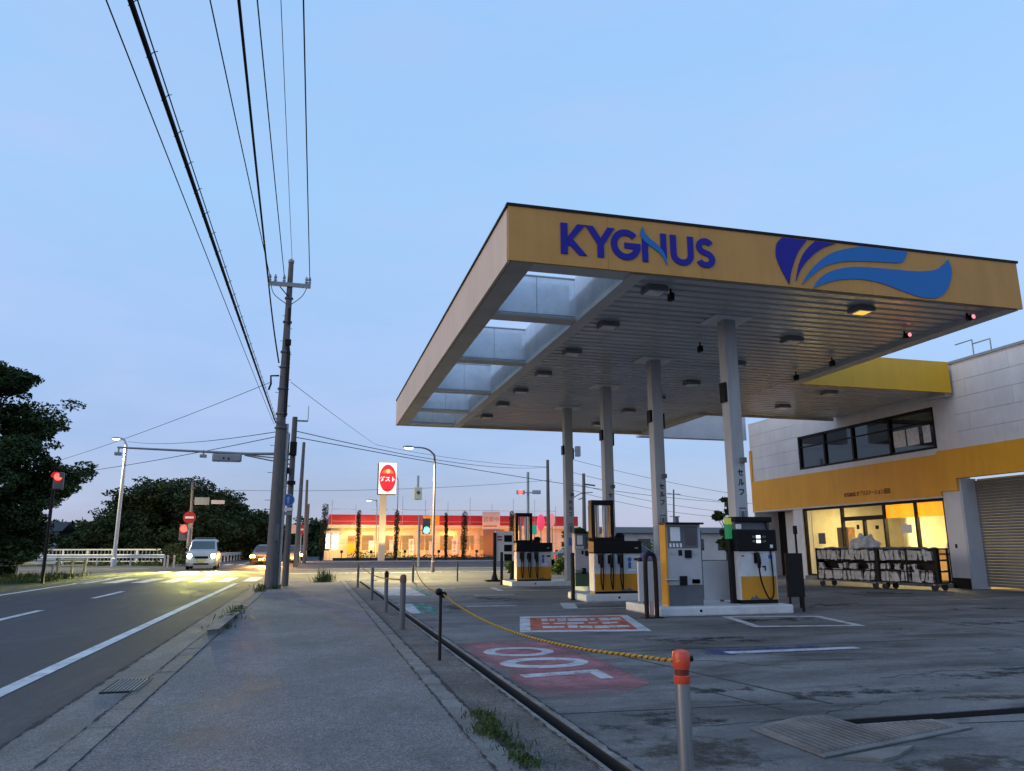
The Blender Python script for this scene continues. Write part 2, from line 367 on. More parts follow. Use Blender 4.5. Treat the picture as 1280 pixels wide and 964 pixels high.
mt = MB(); mt.box(1.64, 1.75, -14, 28.6, -.2, -.14); mt.box(1.742, 1.749, -14, 28.6, -.139, .004); mt.box(1.641, 1.648, -14, 28.6, -.139, .004); struct(mt.build('trench_bed', 'dark'))  # black bed and side strips paint the channel's shade
mf = MB(); mf.box(1.80, 40, -14, 4.75, -.2, 0); mf.box(1.80, 3.68, 4.75, 4.93, -.2, 0); mf.box(1.8, 40, 4.93, 28.6, -.2, 0)
struct(mf.build('forecourt', 'concrete'))
mt = MB(); mt.box(3.68, 40, 4.75, 4.93, -.2, -.12); mt.box(3.69, 40, 4.918, 4.928, -.119, -.004); struct(mt.build('drain_bed', 'dark'))  # black floor and strip, the slot's shade put into the colour
# far pavement in front of the restaurant and far verge
struct(MB().box(-.9, 120, 62, 69, -.2, .06).build('far_pavement', 'walk'))
struct(MB().box(-.9, 120, 69, 130, -.2, .03).build('parking_lot', 'asphalt'))
struct(MB().box(-80, -8.6, -14, 38.4, -.2, .02).build('verge', 'soil'))
# irregular dirt-filled seams along the pavement edges
def seam(x, y0, y1, w, seed, z, amp=.007):
    rg = random.Random(seed); b = MB(); y = y0; L1 = []; R1 = []
    while y < y1:
        ww = w*rg.choice((.12, .3, .6, 1.0, 1.25))*rg.uniform(.7, 1.2); o = rg.gauss(0, amp*.5); L1.append((x+o-ww/2, y)); R1.append((x+o+ww/2, y)); y += rg.uniform(.025, .09)
    n = len(L1); b.add([(p[0], p[1], z) for p in L1]+[(p[0], p[1], z) for p in R1], [(i, n+i, n+i+1, i+1) for i in range(n-1)]); return b
for (x, w_, z, sd_) in ((-1.80, .05, .0015, 1), (-1.425, .022, .0115, 2), (-1.235, .024, .0055, 3), (1.03, .02, .0125, 4), (1.197, .035, .0125, 5), (1.60, .02, .0105, 6), (1.80, .03, .0105, 7)):
    struct(seam(x, -3, 28.4, w_, sd_, z).build('dirt_seam', 'joint'))
b = MB(); rg = random.Random(77)
for (x, y, a, n) in ((2.4, 5.0, .1, 40), (3.2, 8.7, -.9, 44), (5.2, 6.3, .06, 60), (8.3, 5.4, 1.3, 50), (6.6, 9.4, .2, 40)):
    pts_ = []; ws = []; a0 = a
    for i in range(n): pts_.append((x, y)); ws.append(rg.uniform(.0015, .009)); a = a0+rg.gauss(0, .45); x += .06*math.cos(a); y += .06*math.sin(a)
    b.stroke(pts_, ws, .0005, .0025, 'z')
struct(b.build('ground_cracks', 'joint'))
M['oil'] = paint_mat('dark oil and water stain', (.022, .021, .020), 0, 1.0, .36, .60, 2.6, .5)
M['rust'] = paint_mat('brown dirt stain', (.07, .05, .036), 0, 1.0, .34, .62, 3.2, .5)
for (x, y, rx, ry, mm, nm) in ((4.4, 5.75, 1.5, .30, 'oil', 0), (3.4, 6.15, .8, .22, 'oil', 0), (2.5, 5.2, .75, .5, 'oil', 0), (7.0, 6.2, 2.2, .40, 'oil', 0), (9.5, 7.6, 2.4, .5, 'oil', 0), (2.35, 4.4, .6, .7, 'rust', 0), (5.4, 5.3, 1.0, .2, 'rust', 0), (3.6, 3.75, .9, .35, 'rust', 0), (11, 10.2, 2.2, .6, 'oil', 0), (5.0, 9.4, 1.6, .5, 'oil', 0), (7.4, 11.6, 1.6, .5, 'oil', 0), (10.8, 14.2, 1.7, .8, 'oil', 0), (14.6, 17.5, 1.6, .8, 'oil', 0), (4.2, 18, 1.2, 1.6, 'oil', 0), (4.0, 11.9, .8, 1.6, 'oil', 0), (2.8, 15.5, .5, 2.0, 'oil', 0), (13, 12.5, 1.6, .5, 'oil', 0), (5.5, 4.2, .9, .3, 'oil', 0)):
    pts_ = []
    for k in range(22):
        a = 2*math.pi*k/22; r_ = rg.uniform(.72, 1.08); pts_.append((x+rx*r_*math.cos(a), y+ry*r_*math.sin(a)))
    struct(MB().prism(pts_, .0002, .0012, 'z').build('ground_stain', mm))
# L shaped kerb stone on the sidewalk's road side
mk = MB()
for k in range(-22, 44):
    y0 = k*.6
    if y0 > 9.4+1.9: pass
    mk.box(-1.42, -1.24, y0, y0+.592, -.1, .009+rnd.uniform(-.002, .002))
struct(mk.build('kerb_stones', 'gutter'))
mk = MB()
mk.prism([(-1.36, 11.6), (-1.24, 11.7), (-1.22, 14.6), (-1.36, 14.5)], 0.0, .085, 'z')
struct(mk.build('raised_kerb', 'kerb', bevel=.02))
# road markings
mk = MB()
mk.box(-2.58, -2.43, -14, 28.2, 0, .001); mk.box(-7.9, -7.76, 4, 37.2, 0, .001)
for y0, y1 in ((20.9, 23.9), (14.4, 17.2), (8.0, 11.0), (1.5, 4.5)): mk.box(-5.2, -5.06, y0, y1, 0, .001)
for x in np.arange(-8.0, -1.9, .93): mk.box(x, x+.48, 29.6, 33.4, 0, .001)
for x in np.arange(-8.0, -1.9, .93): mk.box(x, x+.48, 57.5, 61, 0, .001)
for y0 in np.arange(64, 120, 9): mk.box(-5.2, -5.06, y0, y0+5, 0, .001)
mk.box(-2.5, -2.36, 63, 140, 0, .001)
struct(mk.build('road_markings', 'wpaint'))
mk = MB(); mk.box(-1.0, 25, 38.0, 38.2, -.006, -.002); mk.box(-1.0, 120, 45.5, 45.65, -.006, -.002); mk.box(-120, -9.5, 50, 50.15, -.006, -.002)
for x in np.arange(-.8, 2.0, .9): mk.box(x, x+.45, 28.75, 28.95, -.006, .02)
struct(mk.build('cross_road_markings', 'wpaint'))
# forecourt ground paint
def gp(name, m, polys, z=.003):
    b = MB()
    for p in polys: b.prism(p, z-.002, z, 'z')
    return struct(b.build(name, m))
def frame(a, b, c, d, w):
    # rectangle frame as four bars (a-b far, d-c near)
    q = [Vector(p) for p in (a, b, c, d)]; ce = sum(q, Vector((0, 0)))/4; out = []
    ins = [p+(ce-p).normalized()*w*1.35 for p in q]
    for i in range(4):
        j = (i+1) % 4; out.append([tuple(q[i]), tuple(q[j]), tuple(ins[j]), tuple(ins[i])])
    return out, [tuple(p) for p in ins]
fr, ins = frame((3.6, 13.3), (5.55, 13.1), (4.85, 10.55), (2.95, 10.9), .2)
gp('painted_panel_border', 'wpaint_worn', fr); gp('painted_panel', 'red_paint', [ins])
bars = []
for j, (v0, v1) in enumerate(((.12, .36), (.45, .62), (.68, .9))):
    u = .12
    while u < .86:
        du = rnd.uniform(.05, .14); e0 = v0+rnd.uniform(0, .05); e1 = v1-rnd.uniform(0, .06)
        def uv(a, b):
            p = Vector(ins[0]).lerp(Vector(ins[1]), a); q = Vector(ins[3]).lerp(Vector(ins[2]), a); return tuple(p.lerp(q, b))
        bars.append([uv(u, e0), uv(u+du, e0), uv(u+du, e1), uv(u, e1)]); u += du+rnd.uniform(.0, .05)
gp('painted_panel_strokes', 'wpaint_worn', bars, .006)
gp('pink_panel', 'pink_paint', [[(1.82, 9.9), (2.6, 10.1), (3.1, 10.0), (3.15, 8.6), (3.0, 6.6), (2.5, 6.15), (1.82, 6.2)]])
b = MB()
def ell(cx, cy, rx, ry, n=28, a0=0, a1=360): return [(cx+rx*math.cos(R_(a0+(a1-a0)*i/n)), cy+ry*math.sin(R_(a0+(a1-a0)*i/n))) for i in range(n)]
b.stroke(ell(2.40, 8.92, .35, .31), .13, .003, .006, 'z', True)
b.stroke( ell(2.44, 8.02, .40, .27), .16, .003, .006, 'z', True)
b.stroke([(1.99, 7.26), (2.78, 7.36)], .16, .003, .006, 'z'); b.stroke([(2.745, 7.42), (2.72, 6.93)], .13, .004, .0075, 'z')
struct(b.build('painted_numerals', 'wpaint_worn'))
gp('blue_strip', 'blue_paint', [[(4.1, 8.6), (6.45, 8.5), (6.6, 7.95), (4.1, 7.95)]])
gp('strip_line', 'wpaint_worn', [[(4.7, 8.27), (6.45, 8.25), (6.45, 8.1), (4.7, 8.1)]], .006)
fr, _ = frame((7.05, 12.4), (8.75, 12.0), (8.35, 10.35), (6.6, 10.65), .14); gp('painted_box', 'wpaint_worn', fr)
fr, _ = frame((5.3, 16.2), (8.2, 16.1), (7.9, 14.5), (4.9, 14.75), .14)
gp('painted_box', 'wpaint_worn', fr); gp('painted_box_end', 'wpaint_worn', [[(5.3, 16.2), (5.62, 16.2), (5.2, 14.75), (4.9, 14.75)]], .006)
fr, _ = frame((5.25, 23.0), (8.5, 22.6), (8.3, 20.9), (5.1, 21.2), .16); gp('painted_box', 'wpaint_worn', fr)
gp('bay_line', 'wpaint_worn', [[(3.15, 15.95), (4.2, 15.9), (4.2, 15.77), (3.15, 15.8)], [(4.05, 19.5), (5.1, 19.45), (5.1, 19.28), (4.05, 19.3)], [(3.2, 23.1), (4.2, 23.0), (4.2, 22.8), (3.2, 22.9)]])
gp('pale_panel', 'wpaint_worn', [[(1.82, 24.2), (2.95, 23.9), (2.85, 19.6), (1.82, 20.0)], [(1.82, 16.9), (2.15, 16.9), (2.0, 14.45), (1.82, 14.5)]])
gp('green_edges', 'green_paint', [[(2.95, 23.9), (3.15, 23.9), (3.0, 19.6), (2.85, 19.6)], [(2.15, 16.9), (2.22, 16.9), (2.08, 14.4), (2.0, 14.45)], [(2.27, 17.0), (2.42, 17.1), (2.38, 14.3), (2.23, 14.3)]])
gp('dark_joints', 'joint', [[(1.8, 8.62), (1.8, 8.60), (14, 8.66), (14, 8.68)], [(3.0, 10.5), (3.02, 10.5), (4.0, 5.4), (3.97, 5.4)], [(3.2, 6.62), (3.22, 6.62), (3.5, 5.3), (3.48, 5.3)], [(1.8, 5.62), (1.8, 5.60), (3.6, 5.5), (3.6, 5.52)],
    [(4.4, 4.62), (4.4, 4.60), (6.4, 4.35), (6.4, 4.38)], [(9.9, 2), (9.92, 2), (9.92, 12), (9.9, 12)], [(8, 11.0), (8, 11.02), (18.2, 11.02), (18.2, 11.0)], [(13.6, 5), (13.62, 5), (13.62, 28), (13.6, 28)], [(9.5, 15.2), (9.5, 15.22), (18, 15.22), (18, 15.2)]], .002)
b = MB()
for (x, y, r) in ((12.5, 12.35, .3), (14.6, 14.6, .26), (13.0, 16.5, .28), (10.6, 17.2, .25)):
    b.lathe((x, y, 0), [(r, 0), (r, .004)], 20)
struct(b.build('manhole_covers', 'dgrey'))
# gutter grate
g = thing('drain_grate', 'rusty steel drain grate set in the roadside gutter', 'drain grate', (-1.53, 7.65, 0))
b = MB(); b.box(-1.68, -1.66, 7.35, 8.0, -.03, .012); b.box(-1.40, -1.38, 7.35, 8.0, -.03, .012); b.box(-1.66, -1.40, 7.35, 7.37, -.03, .012); b.box(-1.66, -1.40, 7.98, 8.0, -.03, .012)
b.build('frame', 'blackmetal', g)
b = MB()
for k in range(8): b.box(-1.652+k*.0315, -1.636+k*.0315, 7.375, 7.975, .002, .014)
b.build('grating', 'plate', g); MB().box(-1.655, -1.405, 7.375, 7.975, .0005, .0015).build('pit', 'dark', g)  # the pit is a thin black sheet painting the dark below the bars
# checker plate over the drain
ck = MB(); z0 = .012
quad = [Vector((2.9, 4.82)), Vector((2.93, 4.08)), Vector((4.34, 4.40)), Vector((3.56, 5.08))]
L4 = [(2.9, 4.82), (2.93, 4.08), (4.36, 4.45), (4.28, 4.72), (3.66, 4.72), (3.64, 5.02), (3.45, 5.04)]
ck.prism(L4, .004, .0135, 'z')
for i in range(25):
    x = 2.95+i*.054; ya = 4.12+(x-2.93)*.26+.02; yb = 4.80+(x-2.9)*.36 if x < 3.45 else (5.0 if x < 3.63 else 4.70)
    if x > 4.22: continue
    if yb-ya > .05: ck.box(x, x+.020, ya, min(yb-.02, 5.0), .0135, .023)
tag(ck.build('checker_plate', 'plate'), 'ribbed steel cover plate lying bent beside the open drain slot', 'steel plate')
b = MB(); b.prism([(3.02, 4.03), (3.2, 3.93), (3.34, 3.97), (3.6, 4.14), (3.40, 4.13)], .001, .02, 'z')
tag(b.build('plate_fragment', 'plate'), 'small broken steel offcut lying next to the ribbed plate', 'steel scrap')
# ------------------------------------------------------------------ canopy
ZB, ZT = 5.7, 6.64; X0, X1, Y0, Y1 = 2.79, 13.1, 10.93, 28.14
cn = thing('fuel_canopy', 'big flat station canopy with ochre front, blue lettering and open skylights', 'canopy', (8.0, 19.5, 0))
def panels(a0, a1, n, fn):
    b = MB(); st = (a1-a0)/n
    for i in range(n): fn(b, a0+i*st+.002, a0+(i+1)*st-.002)
    return b
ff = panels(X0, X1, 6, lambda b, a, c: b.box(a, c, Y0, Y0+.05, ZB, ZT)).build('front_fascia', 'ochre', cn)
MB().box(X0+.02, X1-.02, Y0+.05, Y0+.09, ZB+.02, ZT).build('fascia_backing', 'dgrey', cn)
MB().box(X0-.03, X1+.03, Y0-.02, Y0+.1, ZT, ZT+.045).build('front_coping', 'blackmetal', cn)
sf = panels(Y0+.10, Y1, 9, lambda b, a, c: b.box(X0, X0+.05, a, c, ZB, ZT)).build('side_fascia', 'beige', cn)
MB().box(X0+.05, X0+.08, Y0+.1, Y1-.06, ZB+.03, ZT-.02).build('fascia_backing', 'dgrey', cn)
MB().box(X0-.03, X0+.1, Y0+.1, Y1, ZT, ZT+.035).build('side_coping', 'blackmetal', cn)
MB().box(X0+.05, X1, Y1-.05, Y1, ZB, ZT).build('rear_fascia', 'beige', cn)
MB().box(12.78, X1, Y0+.1, 17.9, ZB, ZT).build('edge_beam', 'beam', cn); MB().box(12.78, X1, 23.3, Y1-.05, ZB, ZT).build('edge_beam', 'beam', cn)
b = panels(X1, 18.26, 3, lambda b, a, c: b.box(a, c, 17.9, 17.95, ZB+.03, ZT)); b.build('link_fascia', 'yellow', cn)
MB().box(X1, 18.26, 17.88, 17.98, ZB-.01, ZB+.028).build('link_trim', 'yellow', cn)
MB().box(X1, 18.26, 23.25, 23.3, ZB, ZT).build('link_fascia', 'beam', cn)
MB().box(X1, 18.26, 17.95, 23.25, 6.4, 6.46).build('link_roof', 'grey', cn)
MB().box(5.22, X1, Y0+.1, Y1-.05, 6.46, 6.52).build('roof_sheet', 'grey', cn)
# ribbed soffit
def ribbed(x0, x1, y0, y1, z, p=.29, d=.075):
    b = MB(); y = y0; prof = []
    while y < y1-p: prof += [(y, z), (y+p*.60, z), (y+p*.66, z+d), (y+p*.94, z+d)]; y += p
    prof.append((y1, z)); n = len(prof)
    b.add([(x0, a, c) for a, c in prof]+[(x1, a, c) for a, c in prof], [(i, i+1, n+i+1, n+i) for i in range(n-1)]); return b
ribbed(5.22, 12.78, Y0+.1, Y1-.06, 5.80).build('ribbed_soffit', 'soffit', cn)
ribbed(12.78, 18.2, 17.96, 23.24, 5.795).build('link_soffit', 'soffit', cn)
# skylight strip
wells = [(11.4, 13.8), (14.2, 17.55), (17.95, 21.45), (21.78, 24.76), (25.1, 27.6)]
b = panels(Y0+.1, Y1-.06, 10, lambda b, a, c: b.box(2.87, 3.25, a, c, ZB+.02, ZB+.05)); b.build('soffit_border', 'soffit_panel', cn)
ys = [Y0+.1]+[v for p in wells for v in p]+[Y1-.06]
for i in range(0, len(ys), 2): MB().box(3.25, 4.95, ys[i], ys[i+1], ZB+.02, ZB+.06).build('skylight_divider', 'beam', cn)
MB().box(4.95, 5.22, Y0+.1, Y1-.06, ZB-.01, ZB+.10).build('skylight_beam', 'beam', cn)
for (a, c) in wells:
    b = MB(); zt = 6.60
    b.box(3.25, 3.28, a, c, ZB+.06, zt); b.box(4.92, 4.95, a, c, ZB+.1, zt); b.box(3.28, 4.92, a, a+.03, ZB+.06, zt); b.box(3.28, 4.92, c-.03, c, ZB+.06, zt)
    sw = b.build('skylight_well', 'well', cn)
    b = MB(); b.box(3.285, 4.915, c-.035, c-.031, ZB+.06, ZB+.085); b.box(3.285, 4.915, c-.05, c-.031, zt-.05, zt-.02); b.box(4.1, 4.112, c-.034, c-.031, ZB+.08, zt-.05); b.build('joint_trim', 'grey', sw)
# columns
PIC = [(0, 0, .10, .10)]
for i, yc in enumerate((13.27, 16.77, 20.04, 23.54)):
    xc = 8.04; h = .135
    co = MB().box(xc-h, xc+h, yc-h, yc+h, .17, 5.80).build('column', 'column', cn, bevel=.012)
    b = MB(); b.box(xc-.42, xc+.42, yc-.32, yc+.32, 5.765, 5.795); b.build('mount_plate', 'signwhite', co)
    for k, ch in enumerate('セルフ'): text(ch, .15, 'black', co, (xc+.02, yc-h-.003, 2.62-k*.19), sx=.9, bold=.004)
    b = MB()
    b.box(xc-.06, xc+.09, yc-h-.004, yc-h-.001, 1.92, 1.95); b.box(xc-.06, xc-.045, yc-h-.004, yc-h-.001, 1.62, 1.9); b.box(xc+.075, xc+.09, yc-h-.004, yc-h-.001, 1.62, 1.9); b.box(xc-.02, xc+.05, yc-h-.004, yc-h-.001, 1.66, 1.88)
    b.build('pictogram', 'dgrey', co)
    if i == 3: MB().box(xc-.06, xc+.1, yc-h-.004, yc-h-.001, 1.25, 1.5).build('blue_notice', 'signblue', co)
    b = MB(); b.box(xc+.02, xc+.12, yc-h-.10, yc-h, 2.82, 2.92); b.build('junction_box', 'dgrey', co)
    if i != 0: MB().box(xc+h, xc+h+.06, yc-.10, yc+.1, 4.05, 4.42).build('speaker_box', 'black', co, bevel=.01)
    b = MB(); b.box(xc-h-.06, xc-h, yc-.1, yc+.1, 4.2 if i else 4.05, 4.5 if i else 4.45); b.build('speaker_box', 'black', co, bevel=.01)
# ceiling lights
def ceil_light(x, y, lit=0):
    r = MB().box(x-.20, x+.20, y-.165, y+.165, 5.69, 5.79).build('ceiling_light', 'fixture', cn, bevel=.015)
    MB().box(x-.155, x+.155, y-.125, y+.125, 5.680, 5.689).build('lens', 'lens', r)
    return r
M['fixture'] = mat('grey light fixture', (.20, .20, .195), .5, var=.2)
M['lens'] = mat('light lens', (.85, .85, .82), .25, var=.2, scale=6)
for y in (11.8, 14.05, 16.35, 18.7, 21.0, 23.25, 25.6): ceil_light(5.62+.12, y)
for y in (11.85, 14.1, 16.45, 18.8, 21.0, 23.3, 26.2): ceil_light(10.17, y)
for y in (19.0, 21.35): ceil_light(14.85, y)
# the one lit lens near the front right corner
b = MB(); b.box(10.05, 10.30, 11.74, 11.96, 5.672, 5.679); b.build('lit_lens', emis('warm lit lens', (1, .62, .1), 1.0), cn)
for (x, y) in ((12.45, 11.6), (12.2, 13.0)):
    b = MB(); b.tube([(x, y, 5.78), (x, y, 5.70)], .02); b.lathe((x, y-.06, 5.66), [(.05, -.08), (.06, 0), (.04, .08)], 10, 'y'); f = b.build('small_floodlight', 'black', cn)
    MB().lathe((x, y-.15, 5.66), [(.045, 0), (.045, .006)], 10, 'y').build('lit_lens', emis('pink red lens', (1, .25, .3), 1.6), f)
for (x, y) in ((6.05, 11.78), (8.35, 14.95), (12.2, 15.4), (12.3, 17.0), (11.8, 25.2)):
    b = MB(); b.tube([(x, y, 5.79), (x, y, 5.70)], .02); b.box(x-.04, x+.04, y-.07, y+.07, 5.56, 5.70); b.build('camera_unit', 'black', cn, bevel=.01)
# fascia lettering
def arc(cx, cz, rx, rz, a0, a1, n=24): return [(cx+rx*math.cos(R_(a0+(a1-a0)*i/n)), cz+rz*math.sin(R_(a0+(a1-a0)*i/n))) for i in range(n+1)]
yb, ya = Y0-.001, Y0-.018; zb, zt = 5.893, 6.436
def letter(fn, m='navy'):
    b = MB(); fn(b); b.build('letter', m, ff)
def lK(b):
    b.prism([(3.675, zb), (3.795, zb), (3.795, zt), (3.675, zt)], ya, yb)
    b.prism([(3.798, 6.20), (3.798, 6.03), (3.83, 6.06), (3.99, zb), (4.13, zb), (3.885, 6.165), (4.115, zt), (3.965, zt)], ya, yb)
def lY(b): b.prism([(4.315, zb), (4.43, zb), (4.43, 6.12), (4.63, zt), (4.50, zt), (4.375, 6.235), (4.245, zt), (4.11, zt), (4.315, 6.12)], ya, yb)
def lG(b):
    b.stroke(arc(4.825, 6.164, .212, .218, 42, 352, 32), .112, ya, yb)
    b.prism([(4.80, 6.20), (5.09, 6.20), (5.09, 6.10), (4.80, 6.10)], ya-.002, yb)
def lN(b): b.prism([(5.12, zb), (5.225, zb), (5.225, 6.245), (5.12, 6.33)], ya, yb)
def lN2(b): b.prism([(5.465, 6.05), (5.57, 5.99), (5.57, zt), (5.465, zt)], ya, yb)
def lU(b): b.stroke([(5.70, zt), (5.70, 6.10)]+arc(5.862, 6.10, .162, .152, 180, 360, 18)[1:-1]+[(6.024, 6.10), (6.024, zt)], .108, ya, yb)
def lS(b):
    b.stroke(arc(6.305, 6.278, .118, .105, 28, 262, 20)+arc(6.300, 6.053, .128, .108, 82, -160, 22), .108, ya, yb)
for f in (lK, lY, lG, lN, lN2, lU, lS): letter(f)
def px6(pts, x0, y0, s): return [(P(x0+s*x, y0+s*y, Y=Y0).x, P(x0+s*x, y0+s*y, Y=Y0).z) for x, y in pts]
sw = px6([(655, 128), (668, 168), (700, 205), (745, 240), (790, 290), (812, 340), (818, 386), (800, 345), (770, 305), (720, 265), (675, 232), (648, 200), (640, 172), (646, 148)], 680, 260, .1875)
MB().prism(smoothpoly(sw, 4, (0, 6)), ya-.006, yb).build('letter_swoosh', 'lblue', ff)
E1 = [(7.85, 6.62), (7.74, 6.5), (7.70, 6.33), (7.71, 6.2), (7.78, 6.01), (7.92, 5.74), (7.96, 5.92), (8.04, 6.14), (8.17, 6.39), (8.36, 6.62)]
E2 = [(8.53, 6.62), (8.31, 6.41), (8.16, 6.15), (8.06, 5.81), (8.20, 6.07), (8.42, 6.31), (8.68, 6.50), (8.96, 6.62)]
E3 = [(9.5, 6.62), (8.99, 6.48), (8.65, 6.29), (8.36, 6.02), (8.18, 5.76), (8.45, 5.99), (8.73, 6.17), (9.15, 6.29), (9.7, 6.34), (10.32, 6.38), (10.46, 6.48), (10.53, 6.62)]
E4 = [(8.4, 5.705), (8.57, 5.92), (8.86, 6.09), (9.32, 6.2), (9.97, 6.23), (10.63, 6.24), (11.07, 6.3), (11.28, 6.41), (11.45, 6.56), (11.50, 6.35), (11.43, 6.1), (11.27, 5.87), (11.04, 5.75), (10.7, 5.74), (10.29, 5.83), (9.84, 5.94), (9.38, 5.97), (8.93, 5.91), (8.6, 5.8)]
for E, sh, m in ((E1, (0, 5, 9), 'navy'), (E2, (0, 3, 7), 'navy'), (E3, (0, 4, 11), 'lblue'), (E4, (0, 8), 'lblue')):
    MB().prism(smoothpoly(E, 5, sh), ya, yb).build('emblem_stripe', m, ff)
# ------------------------------------------------------------------ shop building
XB = 18.36
sh = thing('shop_building', 'white station shop with orange band, lit storefront and roller shutter', 'building', (20, 19, 0))
def siding(b, y0, y1, z0, z1, x0=XB, x1=XB+.2, course=.5, vw=3.0):
    z = z0; k = 0
    while z < z1-.01:
        h = min(course, z1-z); y = y0-(vw/2 if k % 2 else 0)
        while y < y1:
            a, c = max(y, y0), min(y+vw, y1)
            if c-a > .05: b.box(x0, x1, a+.003, c-.003, z+.004, z+h-.005)
            y += vw
        z += h; k += 1
b = MB(); siding(b, 10, 18.0, 4.04, 6.58); siding(b, 25.64, 29.03, 3.95, 6.5)
b.box(XB+.01, XB+.2, 18.0, 18.80, 4.04, 6.58)
b.box(XB, XB+.2, 18.80, 25.64, 3.95, 4.14); b.box(XB, XB+.2, 18.80, 25.64, 5.44, 6.5)
b.build('upper_wall', 'whitewall', sh)
MB().box(XB+.03, XB+.19, 10.02, 17.98, 4.06, 6.5).build('wall_backing', 'dgrey', sh)
MB().box(XB+.03, XB+.19, 25.7, 29, 4.0, 6.45).build('wall_backing', 'dgrey', sh)
MB().box(XB-.04, XB+.3, 9.9, 18.0, 6.58, 6.66).build('roof_coping', 'grey', sh)
MB().box(XB+.2, 30, 9.9, 29.0, 6.3, 6.4).build('roof', 'grey', sh)
MB().box(XB+.01, 30, 29.0, 29.06, 0, 6.5).build('end_wall', 'whitewall', sh)
b = MB(); b.box(XB-.07, XB+.15, 10, 18.18, 3.17, 4.04); b.box(XB-.07, XB+.15, 18.18, 18.80, 2.82, 4.04); b.build('orange_band', 'orange', sh)
bl = panels(18.80, 29.05, 4, lambda b, a, c: b.box(XB-.05, XB+.3, a, c, 2.69, 3.95)).build('orange_band', 'orange', sh)
MB().box(XB-.055, XB+.3, 18.80, 29.06, 2.64, 2.688).build('band_edge', 'white', sh)
tt = text('KYGNUS オブリステーション沼田', .19, 'blackmetal', bl, (XB-.055, 22.0, 2.99), (R_(90), 0, R_(-90)), .003, 'sign_lettering', sx=.78, bold=.004)
MB().box(XB, XB+.55, 18.18, 18.80, .3, 2.82).build('pilaster', 'whitewall', sh)
MB().box(XB-.004, XB+.55, 18.176, 18.804, 0, .3).build('pilaster_base', 'black', sh)
b = MB(); b.box(XB-.02, XB, 18.50, 18.56, 1.15, 1.27); b.build('wall_bracket', 'black', sh)
MB().box(XB+.01, XB+.56, 18.10, 18.178, 0, 3.16).build('shutter_jamb', 'panelgrey', sh)
MB().box(XB, XB+.55, 10, 12.6, 0, 3.16).build('garage_pier', 'whitewall', sh)
b = MB(); z = .07
while z < 3.1: b.prism([(XB+.52, z), (XB+.50, z+.03), (XB+.52, z+.075), (XB+.56, z+.075), (XB+.56, z)], 12.6, 18.1, 'y'); z += .082
M['shutter'] = mat('shutter steel', (.19, .198, .215), .5, .2, var=.1, scale=2, dirt=.2)
b.build('roller_shutter', 'shutter', sh)
b = MB(); b.box(XB+.6, 23, 12.6, 18.1, 3.1, 3.15); b.box(22.9, 23, 12.6, 18.1, 0, 3.1); b.box(XB+.6, 23, 12.5, 12.6, 0, 3.1); b.box(XB+.6, 22.9, 18.1, 18.15, 0, 3.1); b.build('garage_room', 'cream', sh)
lamp('garage light', 'AREA', (19.6, 15.5, 2.9), 160, (1, .75, .35), .8, (19.6, 15.5, 0))
M['notice'] = mat('painted window reflection', (.75, .75, .78), .7, var=.3, scale=9)  # pale colour painting a bright reflection in the glass
# upper window
wf = MB()
for y in (18.84, 20.75, 22.55, 24.1, 25.60): wf.box(XB+.02, XB+.14, y-.045, y+.045, 4.15, 5.43)
for z in (4.18, 5.40): wf.box(XB+.02, XB+.13, 18.8, 25.64, z-.04, z+.04)
wf.box(XB+.03, XB+.12, 18.8, 25.64, 5.0, 5.03)
uw = wf.build('upper_window', 'black', sh); MB().box(XB+.09, XB+.10, 18.8, 25.62, 4.18, 5.4).build('pane', 'glassdark', uw)
for (pa_, pb_) in ((1116, 1131), (1133, 1148), (1153.5, 1163)):
    MB().box(XB+.083, XB+.088, P(pb_, 540, X=XB+.085).y, P(pa_, 540, X=XB+.085).y, 4.38, 4.92).build('window_reflection', 'notice', uw)  # pale sheets painted as the reflection in the upper panes
# storefront
b = MB()
for y in (18.86, 20.04, 21.43, 23.54, 25.68): b.box(XB+.05, XB+.17, y-.04, y+.04, .15, 2.64)
b.box(XB+.055, XB+.165, 18.84, 25.7, 2.56, 2.64); b.box(XB+.055, XB+.165, 18.84, 25.7, .13, .2); b.box(XB+.05, XB+.165, 21.45, 23.5, 2.10, 2.24); b.box(XB+.06, XB+.16, 22.38, 22.48, .2, 2.1)
b.box(XB+.055, XB+.12, 18.86, 21.43, .95, 1.0)
st = b.build('storefront', 'black', sh); MB().box(XB+.10, XB+.108, 18.86, 25.68, .2, 2.56).build('pane', 'glass', st)
M['film'] = trans_mat('orange window film', (.95, .62, .04), .7)
MB().box(XB+.13, XB+.135, 18.9, 21.39, 2.12, 2.56).build('window_film', 'film', st)
b = MB(); b.box(XB+.085, XB+.099, 21.75, 21.9, 1.78, 1.9); b.box(XB+.085, XB+.099, 22.7, 22.82, 1.8, 1.95); b.build('door_sticker', 'black', st)
MB().box(XB-.1, XB+.3, 18.80, 25.7, 0, .13).build('plinth', 'kerb', sh)
MB().box(XB, XB+.4, 25.72, 26.3, 0, 2.64).build('pillar', 'whitewall', sh)
b = MB(); b.box(19.3, 19.45, 26.3, 28.2, 0, 2.68); b.box(XB+.4, 19.3, 26.25, 26.3, 0, 2.68); b.build('recess_wall', 'whitewall', sh)
MB().box(19.5, 19.6, 28.2, 29.0, 0, 2.68).build('recess_dark', 'black', sh)  # black panel painting the dark of the passage under the band
